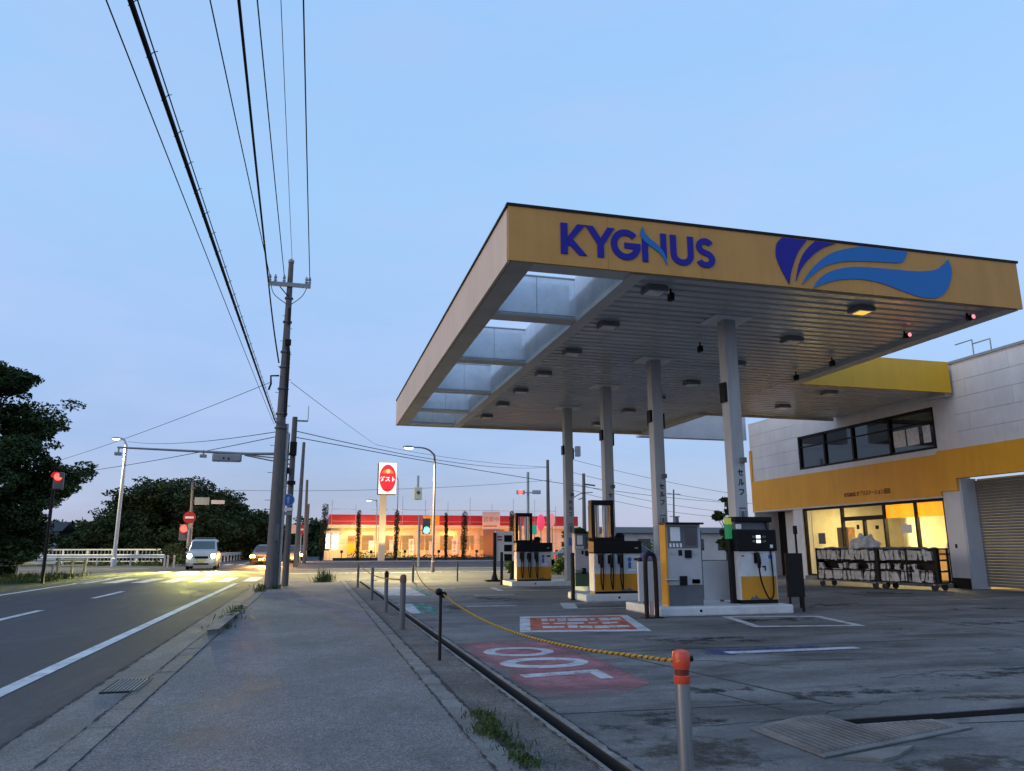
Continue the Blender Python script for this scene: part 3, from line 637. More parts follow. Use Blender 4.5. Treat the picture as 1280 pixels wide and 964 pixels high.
# interior
b = MB(); b.box(XB+.2, 23, 18.85, 25.7, .02, .12); b.build('shop_floor', 'cream', sh)
b = MB(); b.box(22.9, 23, 18.85, 25.7, .12, 2.9); b.box(XB+.6, 23, 18.75, 18.85, .12, 2.9); b.box(XB+.4, 23, 25.7, 25.8, .12, 2.9); b.box(XB+.2, 23, 18.85, 25.7, 2.9, 3.0); b.box(20.4, 22.9, 22.6, 22.7, .12, 2.9); b.build('shop_room', 'cream', sh)
b = MB(); b.box(20.0, 20.5, 19.2, 21.6, .12, 1.05); b.box(19.95, 20.55, 19.15, 21.65, 1.05, 1.1); b.box(19.0, 19.3, 24.0, 24.6, .12, 1.9); b.build('counter', 'wood', sh)
b = MB()
for z in (.45, .85, 1.25, 1.65): b.box(22.35, 22.85, 19.0, 22.4, z, z+.03)
b.box(22.86, 22.89, 19.0, 22.4, .12, 1.9); b.build('shelf', 'whitewall', sh)
rg2 = random.Random(9)
for z in (.48, .88, 1.28):
    y = 19.05
    while y < 22.2:
        w_ = rg2.uniform(.08, .22); MB().box(22.45, 22.7, y, y+w_*.9, z, z+rg2.uniform(.12, .3)).build('shelf_box', rg2.choice(('red', 'signblue', 'paper', 'orange_panel', 'wood')), sh); y += w_+rg2.uniform(.02, .2)
for (y, z, w_, h_, m_) in ((20.7, 2.0, .6, .42, 'paper'), (21.8, 2.0, .4, .5, 'signblue'), (19.6, 2.05, .5, .35, 'red')): MB().box(22.87, 22.895, y, y+w_, z, z+h_).build('poster', m_, sh)
MB().box(18.75, 19.25, 18.95, 19.3, .12, 1.3).build('white_cabinet', 'whitewall', sh)
b = MB(); b.box(XB+.112, XB+.116, 24.6, 25.0, 1.3, 1.7); b.build('window_poster', 'dgrey', sh); MB().box(XB+.112, XB+.116, 20.3, 20.75, 1.62, 1.9).build('window_poster', 'paper', sh)
b = MB()
for y in (19.5, 21.0): b.box(19.3, 20.5, y-.1, y+.1, 2.86, 2.895)
b.build('ceiling_lamp', emis('shop tube lamp', (1, .9, .55), 6), sh)
lamp('shop light', 'AREA', (19.9, 20.2, 2.8), 420, (1, .80, .36), 1.6, (19.9, 20.2, 0), sizey=2.0)
lamp('shop light dim', 'AREA', (19.9, 24.2, 2.8), 55, (1, .78, .36), 1.0, (19.9, 24.2, 0))
# rear canopy over wash bay, roof pipes, corner strip
pl_, pr_ = P(835, 546, Y=29.3), P(964, 552, Y=29.3)
zw = (pl_.z+pr_.z)/2; b = MB(); b.box(13.3, XB, 29.3, 29.75, zw, zw+.08); b.box(13.3, XB, 29.24, 29.3, zw-.02, zw+1.1); b.build('wash_bay_canopy', 'panelgrey', sh)
MB().box(XB-.06, XB, 28.9, 29.05, 3.95, 5.3).build('corner_strip', 'orange', sh)
b = MB(); b.tube([(XB+.1, 17.15, 6.64), (XB+.1, 17.15, 7.15), (XB+.1, 17.75, 7.15)], .02); b.tube([(XB+.1, 16.55, 6.64), (XB+.1, 16.55, 7.02), (XB+.1, 17.15, 7.02)], .02); b.build('roof_pipe', 'grey', sh)
b = MB(); b.box(XB-.25, XB-.02, 18.02, 18.75, 5.62, 5.70); b.build('wall_lamp', 'white', sh)
# ------------------------------------------------------------------ pump islands and equipment
isl = [(5.95, 8.62, 12.55, 14.1, 'pale concrete pump island under the payment kiosk and single-hose pump'), (5.95, 8.62, 16.3, 17.6, 'pale concrete pump island under the middle three-hose pump'),
       (7.2, 8.62, 19.6, 20.8, 'pale concrete pump island under the green-based kiosk'), (6.0, 8.62, 23.1, 24.3, 'farthest pale concrete pump island under the farther three-hose pump')]
for (a, c, y0, y1, lb) in isl:
    t = thing('pump_island', lb, 'pump island', ((a+c)/2, (y0+y1)/2, 0), 'pump islands under the canopy')
    MB().box(a, c, y0, y1, 0, .165).build('kerb_block', 'white', t, bevel=.03)
    MB().lathe(((a+c)/2-.55, y0-.002, .09), [(.025, -.004), (.025, .01)], 10, 'y').build('bolt_cap', 'black', t)
def nozzle(root, x, y, z, side=0, m='black'):
    b = MB()
    b.box(x-.045, x+.045, y-.05, y+.0, z-.03, z+.16)          # holster
    b.tube([(x, y-.075, z+.13), (x, y-.10, z+.02), (x, y-.09, z-.12)], [.035, .04, .028], 8)
    b.tube([(x+.0, y-.12, z+.06), (x+.0, y-.155, z-.02), (x, y-.13, z-.10)], .010, 6)
    b.tube([(x, y-.075, z+.13), (x, y-.055, z+.17), (x, y-.03, z+.13)], .018, 6)
    return b.build('nozzle', m, root, smooth=True)
def hose(root, pts):
    pts = smooth_path(pts); MB().tube(pts, .016, 7).build('hose', 'black', root, smooth=True)
def smooth_path(pts, n=6):
    out = []; k = len(pts); pts = [Vector(p) for p in pts]
    for i in range(k-1):
        p0, p1, p2, p3 = pts[max(i-1, 0)], pts[i], pts[i+1], pts[min(i+2, k-1)]
        for j in range(n):
            t = j/n; out.append(.5*((2*p1)+(p2-p0)*t+(2*p0-5*p1+4*p2-p3)*t*t+(3*p1-p0-3*p2+p3)*t**3))
    out.append(pts[-1]); return out
# single-hose dispenser
d1 = P(927, 757, Y=12.85).x; d2 = P(974, 757, Y=12.85).x; zb0 = .165
t = thing('fuel_dispenser', 'single-hose fuel pump with lit price display and orange lower panel', 'fuel pump', ((d1+d2)/2, 13.0, zb0))
xm = (d1+d2)/2; wd = d2-d1; dy0, dy1 = 12.85, 13.12
MB().box(d1+.03, d2-.01, dy0+.01, dy1, zb0, zb0+.07).build('plinth', 'black', t)
MB().box(d1, d2, dy0, dy1, zb0+.07, 1.12).build('cabinet', 'white', t, bevel=.008)
MB().box(d1+.025, d2-.02, dy0-.006, dy0-.001, zb0+.075, .66).build('lower_panel', 'orange_panel', t)
MB().box(d1-.03, d2+.02, dy0-.04, dy1, 1.12, 1.52).build('display_head', 'black', t, bevel=.02)
MB().box(d1-.02, d2-.06, dy0+.04, dy1-.02, 1.52, 1.66).build('neck', 'dgrey', t)
MB().box(d1-.03, d2-.04, dy0-.03, dy1, 1.66, 1.76).build('top_cap', 'black', t, bevel=.02)
M['redtext'] = mat('red print', (.5, .04, .05), .6)
M['lcd'] = emis('lit display digits', (.85, .92, 1), 1.6)
M['digit'] = mat('pale printed digits', (.3, .3, .3), .6)
for z in (1.385, 1.30):
    MB().box(xm-.02, xm+.07, dy0-.046, dy0-.041, z-.028, z+.028).build('lit_digits', 'lcd', t)
    text('88', .055, 'digit', t, (xm-.075, dy0-.045, z)); text('1234', .05, 'digit', t, (xm+.145, dy0-.045, z), sx=.7)
MB().box(d1+.0, d1+.1, dy0+.0, dy0+.035, 1.53, 1.62).build('price_tag', 'paper', t)
nozzle(t, xm-.03, dy0, .93)
b = MB(); b.box(xm+.09, xm+.17, dy0-.005, dy0-.001, .82, .85); b.box(xm+.14, xm+.17, dy0-.005, dy0-.001, .76, .82); b.build('pictogram', 'black', t)
b = MB(); b.prism([(xm-.2, .255), (xm-.15, .30), (xm-.12, .27), (xm-.08, .33), (xm-.05, .28), (xm-.01, .26), (xm+.18, .245), (xm+.18, .235), (xm-.2, .235)], dy0-.012, dy0-.008); b.build('scuffed_sticker', 'dgrey', t)
MB().box(d1+.06, d1+.12, dy0-.004, dy0-.001, 1.02, 1.05).build('small_label', 'redtext', t); MB().box(d2-.16, d2-.07, dy0-.004, dy0-.001, .98, 1.05).build('small_label', 'signblue', t); MB().box(d2-.13, d2-.07, dy0-.045, dy0-.041, 1.18, 1.24).build('small_label', 'paper', t)
text('レギュラー', .05, 'black', t, (xm+.0, dy0-.003, 1.075), name='label_lettering')
hose(t, [(xm-.03, dy0-.09, .81), (xm+.0, dy0-.08, .6), (xm+.07, dy0-.09, .38), (xm+.14, dy0-.09, .265), (xm+.22, dy0-.07, .27), (xm+.275, dy0-.05, .42), (xm+.285, dy0-.03, .9), (xm+.275, dy0, 1.35), (xm+.25, dy0+.02, 1.62), (xm+.17, dy0+.05, 1.72)])
# multi hose dispenser
def multi(x0, x1, y, label):
    t = thing('fuel_dispenser', label, 'fuel pump', ((x0+x1)/2, y+.25, .165), 'three-hose fuel pumps')
    w = x1-x0; y1 = y+.34
    MB().box(x0+.01, x1-.01, y+.01, y1, .165, .215).build('plinth', 'black', t)
    MB().box(x0, x1, y, y1, .215, 1.06).build('cabinet', 'white', t, bevel=.008)
    MB().box(x0+.012, x1-.012, y-.006, y-.001, .22, .60).build('lower_panel', 'orange_panel', t)
    MB().box(x0-.02, x1+.02, y-.06, y1, 1.06, 1.34).build('display_head', 'black', t, bevel=.02)
    MB().box(x1-.16, x1-.08, y-.066, y-.061, 1.16, 1.19).build('small_display', 'digit', t)
    b = MB(); tw = w*.44
    b.box(x0-.02, x0+.07, y+.05, y1-.06, 1.34, 2.16); b.box(x0+tw-.05, x0+tw+.03, y+.05, y1-.1, 1.34, 2.16); b.box(x0-.02, x0+tw+.03, y+.03, y1-.08, 2.16, 2.27)
    b.box(x0-.02, x0+tw+.03, y+.04, y1-.09, 1.34, 1.42); b.build('hose_tower', 'black', t, bevel=.008)
    for k in range(2):
        xx = x0+.07+(tw-.12)*(k+.6)/2.2; MB().tube([(xx, y+.2, 1.40), (xx, y+.2, 2.17)], .045, 10).build('hose_reel_tube', 'stainless', t, smooth=True)
    b = MB(); b.box(x0+tw+.06, x0+tw+.3, y+.1, y1-.1, 1.34, 1.44); b.ball((x0+tw+.25, y+.25, 1.46), .12, .1, .07); b.build('top_housing', 'black', t)
    for k in range(3):
        x = x0+w*(.12+.21*k); nozzle(t, x, y, .86)
        hose(t, [(x, y-.09, .75), (x-.01, y-.08, .5), (x+.02, y-.09, .28), (x+.05, y-.06, .30), (x+.07, y-.03, .6), (x+.075, y-.03, 1.07)])
    b = MB()
    for k in range(1, 3): b.box(x0+w*(.015+.21*k), x0+w*(.015+.21*k)+.008, y-.009, y-.001, .215, 1.06)
    b.build('panel_seam', 'dgrey', t)
    b = MB(); b.prism(arc(x0+w*.76, .92, .05, .05, 0, 350, 12), y-.005, y-.001); b.box(x0+w*.73, x0+w*.79, y-.005, y-.001, .72, .86); b.build('pictogram', 'signblue', t)
    MB().box(x0+w*.86, x0+w*.97, y-.006, y-.001, .90, .95).build('card_slot', 'black', t)
    for k, cm in enumerate(('redtext', 'paper', 'signblue')): MB().box(x0+w*(.06+.21*k), x0+w*(.17+.21*k), y-.008, y-.003, 1.02, 1.05).build('grade_label', cm, t)
    MB().box(x0+w*.72, x0+w*.9, y-.006, y-.001, .66, .70).build('notice', 'paper', t)
    b = MB(); b.prism([(x0+w*.55, .225), (x0+w*.62, .27), (x0+w*.68, .24), (x0+w*.74, .29), (x0+w*.82, .235), (x0+w*.95, .225)], y-.0105, y-.0075); b.build('scuffed_sticker', 'dgrey', t)
    return t
multi(P(743.5, 738, Y=16.5).x, P(802, 738, Y=16.5).x, 16.5, 'nearer three-hose fuel pump with black hose tower on the second island')
multi(P(646, 722, Y=23.3).x, P(689.5, 722, Y=23.3).x, 23.3, 'farther three-hose fuel pump with black hose tower beside the price board')
# kiosks
def kiosk(x0, x1, y, h, label, front, base, side=None, full=True):
    t = thing('payment_kiosk', label, 'payment kiosk', ((x0+x1)/2, y+.25, .165)); y1 = y+.24; w = x1-x0; z0 = .165
    MB().box(x0+.012, x1-.0, y, y1, z0+.36, z0+h).build('cabinet', front, t, bevel=.008)
    MB().box(x0+.012, x1, y+.004, y1, z0, z0+.36).build('base', base, t)
    if side: MB().box(x0-.02, x0+.01, y-.015, y1-.02, z0, z0+h-.01).build('side_panel', side, t)
    MB().box(x0-.03, x1+.03, y-.10, y1, z0+h, z0+h+.035).build('top_visor', 'black', t, bevel=.006)
    zt = z0+h
    MB().box(x0+.04, x1-.06, y-.012, y-.001, zt-.42, zt-.03).build('display_panel', 'dgrey', t)
    MB().box(x0+w*.12, x0+w*.40, y-.018, y-.013, zt-.30, zt-.05).build('notice', 'paper', t)
    MB().box(x0+w*.56, x0+w*.86, y-.018, y-.013, zt-.37, zt-.10).build('screen', 'glassdark', t)
    b = MB()
    for k in range(4): b.box(x0+w*(.08+.1*k), x0+w*(.14+.1*k), y-.018, y-.013, zt-.41, zt-.34)
    b.build('button', 'paper', t)
    for q in ((.34, .44, .01, .56, .46), (.52, .70, .03, .60, .46), (.34, .54, .03, 1.08, .92)): MB().box(x0+w*q[0], x0+w*q[1], y-q[2], y-.001, zt-q[3], zt-q[4]).build('slot', 'black', t)
    for q in ((.12, .24), (.76, .88)): MB().box(x0+w*q[0], x0+w*q[1], y-.01, y-.001, zt-.54, zt-.48).build('coin_tray', 'galv', t); MB().box(x0+w*.7, x0+w*.9, y-.03, y-.001, zt-1.05, zt-.98).build('tray', 'galv', t)
    b = MB(); b.tube([(x0-.06, y-.05, zt-.98), (x0+.2, y-.05, zt-.98)], .02); b.build('handle', 'galv', t)
    MB().box(x1+.005, x1+.07, y+.10, y1+.02, z0+.1, zt-.1).build('rear_unit', 'dgrey', t)
    return t
kx0, kx1 = P(836, 756, Y=12.75).x, P(880, 756, Y=12.75).x
kiosk(kx0, kx1, 12.75, 1.44, 'grey payment kiosk with orange side panel on the nearest island', 'kiosk', 'dgrey', 'orange_panel')
M['greenbase'] = mat('green cabinet base', (.05, .10, .05), .6)
kx0, kx1 = P(719, 726, Y=19.8).x, P(744, 726, Y=19.8).x
kiosk(kx0, kx1, 19.8, 1.40, 'grey payment kiosk with dark green base on the third island', 'kiosk', 'greenbase')
# guard panel behind kiosk
t = thing('guard_screen', 'pale grey metal guard panel behind the orange-sided kiosk', 'guard panel', (7, 13.55, .165))
b = MB(); b.box(5.98, P(918, 750, Y=13.5).x, 13.5, 13.56, .2, .93); b.build('sheet', 'panelgrey', t, bevel=.01)
for x in (6.1, 7.0, 7.75): MB().box(x-.03, x+.03, 13.56, 13.62, .165, .9).build('leg', 'grey', t)
# hoop guards and guard posts at island ends
hy = 12.42; hx0 = P(808.5, 760, Y=hy).x; hx1 = hx0+.19
t = thing('hoop_guard', 'black steel hoop guard at the left end of the orange-sided kiosk island', 'hoop guard', ((hx0+hx1)/2, hy, 0))
MB().tube(smooth_path([(hx0, hy, 0), (hx0, hy, .8), (hx0+.015, hy, 1.02), (hx0+.06, hy, 1.08), (hx1-.06, hy, 1.08), (hx1-.015, hy, 1.02), (hx1, hy, .8), (hx1, hy, 0)], 5), .040, 10).build('hoop', 'blackmetal', t, smooth=True)
for x in (hx0, hx1): MB().box(x-.09, x+.09, hy-.09, hy+.09, .002, .02).build('foot_plate', 'blackmetal', t)
M['pinkband'] = mat('faded red band', (.5, .28, .25), .6)
MB().box(hx0+.06, hx1-.06, hy-.01, hy+.01, .05, .28).build('kick_panel', 'pinkband', t)
def guard_post(px, pyb, py_top, label):
    q = P(px, pyb, Z=0); h = P(px, py_top, Y=q.y).z; t = thing('guard_post', label, 'guard post', (q.x, q.y, 0), 'guard posts at island ends')
    MB().tube([(q.x, q.y, 0), (q.x, q.y, h-.03), (q.x, q.y, h)], [.05, .05, .03], 12).build('pipe', 'blackmetal', t, smooth=True)
    MB().box(q.x-.09, q.x+.09, q.y-.09, q.y+.09, .002, .02).build('foot_plate', 'blackmetal', t)
guard_post(802, 763, 697, 'slim dark guard post just left of the black hoop guard'); guard_post(716.5, 750, 691, 'black guard post left of the middle three-hose pump'); guard_post(627, 731, 690, 'black guard post between the price board and the farther pump')
# green sign post by column
p = P(918, 757, Y=13.05)
t = thing('lit_sign_post', 'narrow black post with green and yellow lit sign beside the nearest column', 'sign post', (p.x, 13.05, .165))
MB().box(p.x-.05, p.x+.04, 13.0, 13.1, .165, 1.35).build('post', 'blackmetal', t)
MB().box(p.x-.07, p.x+.01, 12.98, 13.12, 1.35, 1.62).build('green_panel', emis('green lit panel', (.03, .55, .2), .28), t)
MB().box(p.x-.07, p.x+.01, 12.98, 13.12, 1.62, 1.74).build('yellow_panel', emis('yellow green lit panel', (.5, .6, .1), .5), t)
# black board sign right of pump
a1, a2 = P(985, 760, Y=12.9).x, P(1006, 760, Y=12.9).x
t = thing('board_sign', 'plain black standing board on two legs right of the single-hose pump', 'board sign', ((a1+a2)/2, 12.9, 0))
MB().box(a1, a2, 12.85, 12.9, .27, 1.08).build('board', 'blackmetal', t, bevel=.006)
b = MB(); b.box(a1+.02, a1+.06, 12.86, 12.89, 0, .27); b.build('leg', 'blackmetal', t); b = MB(); b.box(a2-.06, a2-.02, 12.86, 12.89, 0, .27); b.build('leg', 'blackmetal', t)
q = P(1000, 740, Y=13.6)
t = thing('thin_pole', 'thin dark pole standing behind the black board sign', 'pole', (q.x, 13.6, 0)); b = MB(); b.tube([(q.x, 13.6, 0), (q.x, 13.6, 1.62)], .022); b.build('rod', 'blackmetal', t); MB().box(q.x-.03, q.x+.03, 13.57, 13.63, 1.45, 1.62).build('tip', 'black', t)
# price board
pa, pb = P(619, 712, Y=27.0), P(640, 712, Y=27.0)
t = thing('price_board', 'white price board with three black windows on dark posts', 'price board', ((pa.x+pb.x)/2, 27, 0))
b = MB(); b.tube([(pa.x-.02, 27, 0), (pa.x-.02, 27, 1.72)], .06); b.lathe((pa.x-.02, 27, .0), [(.14, 0), (.12, .1), (.06, .3)], 10); b.build('post', 'blackmetal', t)
b = MB(); b.lathe((pb.x+.05, 27.1, .0), [(.14, 0), (.12, .1), (.06, .35), (.05, .7)], 10); b.build('post', 'blackmetal', t)
b = MB(); b.box(pa.x-.35, pb.x+.2, 26.85, 27.2, 0, .06); b.build('base', 'blackmetal', t)
bd = MB().box(pa.x+.02, pb.x+.06, 27.0, 27.1, .72, 1.78).build('board', 'signwhite', t)
for z in (1.52, 1.18, .85):
    MB().box(pa.x+.33, pb.x+.0, 26.993, 26.999, z-.13, z+.11).build('digit_window', 'black', bd)
MB().box(pa.x+.08, pa.x+.25, 26.993, 26.999, 1.44, 1.5).build('red_label', 'redtext', bd); MB().box(pa.x+.08, pa.x+.25, 26.993, 26.999, 1.54, 1.6).build('red_label', 'redtext', bd)
# ------------------------------------------------------------------ roll cages in front of the shop
def cage(name_label, a, bpt, seed, right=False):
    a = Vector(a); bpt = Vector(bpt); d = (bpt-a); Lc = d.length; rg = random.Random(seed)
    t = thing('roll_cage_cart', name_label, 'cart', (0, 0, 0), 'carts in front of the shop')
    D = .75; z0 = .2; zt = 1.16
    b = MB()
    for x in (0, Lc-.05) if not right else (0, Lc*.5-.02, Lc-.05):
        for y in (0, D-.05): b.box(x, x+.05, y, y+.05, z0, zt)
    for z in (z0, .50, .80, zt-.05):
        b.box(.0, Lc, .0, .03, z, z+.03); b.box(0, Lc, D-.04, D, z, z+.045); b.box(0, .04, 0.04, D-.04, z, z+.04); b.box(Lc-.04, Lc, .04, D-.04, z, z+.04)
    if right: b.box(-.03, .03, -.03, -.0, z0, zt); b.box(Lc-.03, Lc+.03, -.03, 0, z0, zt)
    b.build('frame', 'blackmetal', t)
    b = MB()
    for z in (z0, .52, .82): b.box(.04, Lc-.04, .05, D-.05, z+.001, z+.03)
    b.build('shelf', 'black', t)
    b = MB(); b.box(.05, Lc-.05, .30, .32, z0+.03, zt-.02); b.box(.05, .07, .05, .30, z0+.03, zt-.05); b.box(Lc-.07, Lc-.05, .05, .30, z0+.03, zt-.05); b.build('liner', 'black', t)
    for (za, zc, pr_) in ((.225, .545, 1), (.56, .72, .45), (.80, 1.12, 1)):
        b = MB(); x = .06
        while x < Lc-.14:
            wd = rg.uniform(.05, .15); hh = (zc-za)
            if rg.random() < pr_:
                y = .0+rg.uniform(-.012, .05); k = rg.randint(3, 5); L_1 = []; R_1 = []; tl = rg.uniform(-.05, .05)
                for q in range(k+1):
                    zz = za+hh*(rg.uniform(.0, .12) if q == 0 else (rg.uniform(.82, 1.02) if q == k else (q+rg.uniform(-.25, .25))/k)); o_ = tl*q/k
                    L_1.append((x+o_+rg.uniform(-.015, .03), zz)); R_1.append((x+wd+o_+rg.uniform(-.035, .01), zz+rg.uniform(-.02, .02)))
                b.prism(L_1+R_1[::-1], y, y+rg.uniform(.05, .14), 'y')
            x += wd*rg.uniform(.75, 1.1)+(rg.uniform(.015, .06) if rg.random() < .5 else 0)
        o_ = b.build('bundle_row', 'bundle', t, bevel=.008); o_['kind'] = 'stuff'
    for x in (.12, Lc-.15):
        for y in (.08, D-.1):
            wb = MB().lathe((x, y, .09), [(.05, -.022), (.09, -.018), (.09, .018), (.05, .022)], 14, 'y').build('caster', 'rubber', t, smooth=True)
            b = MB(); b.box(x-.03, x+.03, y-.03, y+.03, .15, .2); b.build('fork', 'grey', wb)
    b = MB()
    for k in range(int(26*Lc/1.8)): 
        x = rg.uniform(.1, Lc-.15); y = rg.uniform(.1, D-.1); s = rg.uniform(.05, .11); b.ball((x, y, zt-.03), s*1.5, s, s*.7, 7, 5)
    b.build('load_top', 'dgrey', t)
    t.location = (a.x, a.y, 0); t.rotation_euler = (0, 0, math.atan2(d.y, d.x)); return t
ca, cb, cc = P(1013, 733, Z=0), P(1097, 737, Z=0), P(1168, 739, Z=0)
ca = Vector((15.35, 21.0)); cb = Vector((15.95, 19.0)); cc = Vector((16.55, 17.45))
cage('longer dark roll cage cart full of pale bundles, nearer the shop door', ca, ca.lerp(cb, .985), 3)
cage('shorter pale-framed roll cage cart of bundles, nearer the roller shutter', cb, cc, 5, True)
from mathutils import noise as mnoise
b = MB(); b.ball((0, 0, 0), .42, .30, .33, 34, 24)
hp = P(1080, 682, Y=19.9); hv = []
for v in b.v:
    q = Vector(v); n_ = q.normalized() if q.length > 1e-6 else Vector((0, 0, 1)); d = mnoise.noise(n_*2.1)*.13+mnoise.noise(n_*5.3+Vector((3, 1, 2)))*.055+abs(mnoise.noise(n_*9.0))*.03
    q = q+n_*d; q.z = max(q.z, -.05)+.02
    c_, s_ = math.cos(-1.1), math.sin(-1.1); hv.append((hp.x+q.x*c_-q.y*s_, hp.y+q.x*s_+q.y*c_, 1.17+q.z))
b.v = hv
tag(b.build('tarp_heap', 'bundle', smooth=True), 'crumpled white sheeting heaped on top of the longer cart', 'sheeting')
# ------------------------------------------------------------------ rope posts
def post(x, y, h, r, m, label, capm=None, knob=False):
    t = thing('rope_post', label, 'post', (x, y, 0), 'rope posts along the forecourt edge')
    MB().lathe((x, y, 0), [(r, 0), (r, h-.02), (r*.7, h)], 14).build('pipe', m, t, smooth=True)
    if capm: MB().lathe((x, y, 0), [(r*1.12, h-.10), (r*1.15, h-.03), (r*.85, h+.012), (r*.3, h+.022)], 14).build('cap', capm, t, smooth=True)
    if knob: b = MB(); b.ball((x-.02, y, h), .04); b.ball((x+.035, y, h-.03), .035); b.build('knob', 'black', t, smooth=True)
    return t
post(1.39, 18.4, .74, .036, 'dgrey', 'thin dark rope post farthest but one along the trench'); post(1.40, 14.96, .74, .037, 'dgrey', 'dark grey rope post between the thin one and the thicker grey one', 'blackmetal')
post(1.35, 11.74, .78, .044, mat('dull grey post', (.09, .092, .1), .6, dirt=.3), 'thick plain grey rope post with reddish worn top', mat('rusty cap', (.12, .07, .05), .7)); post(1.39, 8.47, .72, .018, 'blackmetal', 'slim black rope post with round knob on top', None, True)
post(1.39, 24.2, .74, .035, 'dgrey', 'farthest thin rope post at the corner of the pavement')
post(3.49, 27.4, .78, .04, 'dgrey', 'left rope post on the far edge of the forecourt'); post(5.13, 27.6, .72, .03, 'dgrey', 'right rope post on the far edge of the forecourt')
# foreground post with red cap
fp = P(851, 818, Y=2.95); fx, fy = fp.x, 2.95; r0 = .030; ht = P(850, 812, Y=2.95).z
t = thing('rope_post', 'nearest shiny steel rope post with orange-red cap', 'post', (fx, fy, 0), 'rope posts along the forecourt edge')
MB().lathe((fx, fy, 0), [(r0, 0), (r0, ht-.125)], 24).build('pipe', 'stainless', t, smooth=True)
MB().lathe((fx, fy, 0), [(r0*1.06, ht-.13), (r0*1.1, ht-.128), (r0*1.1, ht-.10), (r0*1.02, ht-.098)], 24).build('collar', 'redcap', t, smooth=True)
MB().lathe((fx, fy, 0), [(r0*.98, ht-.098), (r0*1.0, ht-.075)], 24).build('dark_band', mat('dark red band', (.12, .015, .012), .5), t)
MB().lathe((fx, fy, 0), [(r0*1.05, ht-.075), (r0*1.22, ht-.06), (r0*1.24, ht-.022), (r0*1.05, ht-.006), (r0*.5, ht), (r0*.05, ht+.001)], 24).build('cap', 'redcap', t, smooth=True)
MB().lathe((fx+.036, fy-.012, ht-.035), [(.012, -.008), (.012, .008)], 10, 'x').build('eyelet', 'black', t)
# rope
def rope(pts, r, label, twist=True):
    pts = smooth_path(pts, 14); b = MB(); n = len(pts)
    s = [0]
    for i in range(1, n): s.append(s[-1]+(pts[i]-pts[i-1]).length)
    tot = s[-1]; m_ = max(int(tot/(r*1.3)), 8); dense = []
    for k in range(m_+1):
        d = tot*k/m_; i = min(max(j for j in range(n) if s[j] <= d+1e-9), n-2); f = (d-s[i])/max(s[i+1]-s[i], 1e-9); dense.append(pts[i].lerp(pts[i+1], f))
    root = thing('barrier_rope', label, 'rope', tuple(dense[0]))
    for st in range(3):
        path = []
        for k, p in enumerate(dense):
            d = (dense[min(k+1, m_)]-dense[max(k-1, 0)]).normalized(); x = d.cross(Vector((0, 0, 1))).normalized(); y = x.cross(d)
            a = 2*math.pi*(k/6.5+st/3); path.append(p+(x*math.cos(a)+y*math.sin(a))*r*.55)
        MB().tube(path, r*.56, 5).build('strand', 'rope' if st != 1 else 'strand_dark', root, smooth=True)
    return root
M['strand_dark'] = mat('dark brown strand', (.09, .05, .012), .85, var=.3, scale=30)
A = Vector((fx, fy, ht-.04)); B = Vector((1.42, 8.47, .69))
mid = [A+Vector((.03, -.01, 0)), A+Vector((-.03, .01, -.004))]
for f in (.08, .2, .35, .5, .65, .8, .92):
    q = A.lerp(B, f); q.z -= .52*f*(1-f); mid.append(q)
mid.append(B)
rope(mid, .0085, 'yellow and black twisted rope sagging from the red-capped post')
C_ = Vector((3.49, 27.4, .72)); pts = [B]
for f in (.25, .5, .75):
    q = B.lerp(C_, f); q.z -= .9*f*(1-f); pts.append(q)
pts.append(C_); rope(pts, .010, 'yellow rope running from the black knob post to the far edge')
D_ = Vector((1.39, 24.2, .70)); E_ = Vector((1.35, 11.74, .72)); pts = [D_]
for f in (.3, .5, .7):
    q = D_.lerp(E_, f); q.z -= .5*f*(1-f); pts.append(q)
pts.append(E_); rope(pts, .009, 'thin rope drooping between the far thin rope posts')
# ------------------------------------------------------------------ utility pole 1 (concrete) and wires
px_, py_ = -1.17, 24.2; TOP = 10.35
t = thing('utility_pole', 'tall thick concrete utility pole with crossarm at the pavement edge', 'utility pole', (px_, py_, 0))
MB().tube([(px_, py_, -.1), (px_, py_, 4), (px_, py_, TOP)], [.188, .155, .08], 18).build('shaft', 'pole', t, smooth=True)
MB().lathe((px_, py_, 0), [(.10, TOP-.02), (.10, TOP+.05), (.03, TOP+.12)], 12).build('cap', 'grey', t)
b = MB(); b.box(px_-.66, px_+.66, py_-.14, py_-.05, 9.47, 9.60); ca_ = b.build('crossarm', 'grey', t)
for x in (-.62, -.45, -.18, .52, .62):
    MB().lathe((px_+x, py_-.1, 9.60), [(.03, 0), (.055, .06), (.03, .1), (.055, .15), (.02, .25)], 8).build('insulator', mat('porcelain', (.35, .36, .38), .3), ca_)
b = MB(); b.tube(smooth_path([(px_-.58, py_-.1, 9.5), (px_-.45, py_-.15, 9.15), (px_-.05, py_-.16, 8.85)]), .012, 6); b.tube(smooth_path([(px_+.55, py_-.1, 9.5), (px_+.4, py_-.15, 9.15), (px_+.08, py_-.16, 8.85)]), .012, 6); b.bar((px_-.3, py_-.1, 9.45), (px_, py_-.12, 9.1), .03); b.build('jumper_wire', 'wire', t)
b = MB(); b.tube([(px_+.12, py_-.12, 5.2), (px_+.11, py_-.12, 7.2), (px_+.06, py_-.13, 7.6)], .05, 8); b.box(px_-.02, px_+.16, py_-.22, py_-.08, 7.5, 7.68); b.tube([(px_+.06, py_-.12, 8.2), (px_+.05, py_-.12, 8.75)], .045, 8); b.build('cable_riser', 'black', t)
b = MB()
for k in range(16):
    z = 2.2+k*.42; s = -1 if k % 2 else 1; rr = .2-.012*k; b.tube([(px_+s*rr*.8, py_-.02, z), (px_+s*(rr+.14), py_-.02, z)], .010, 5)
b.build('step_bolts', 'grey', t)
b = MB()
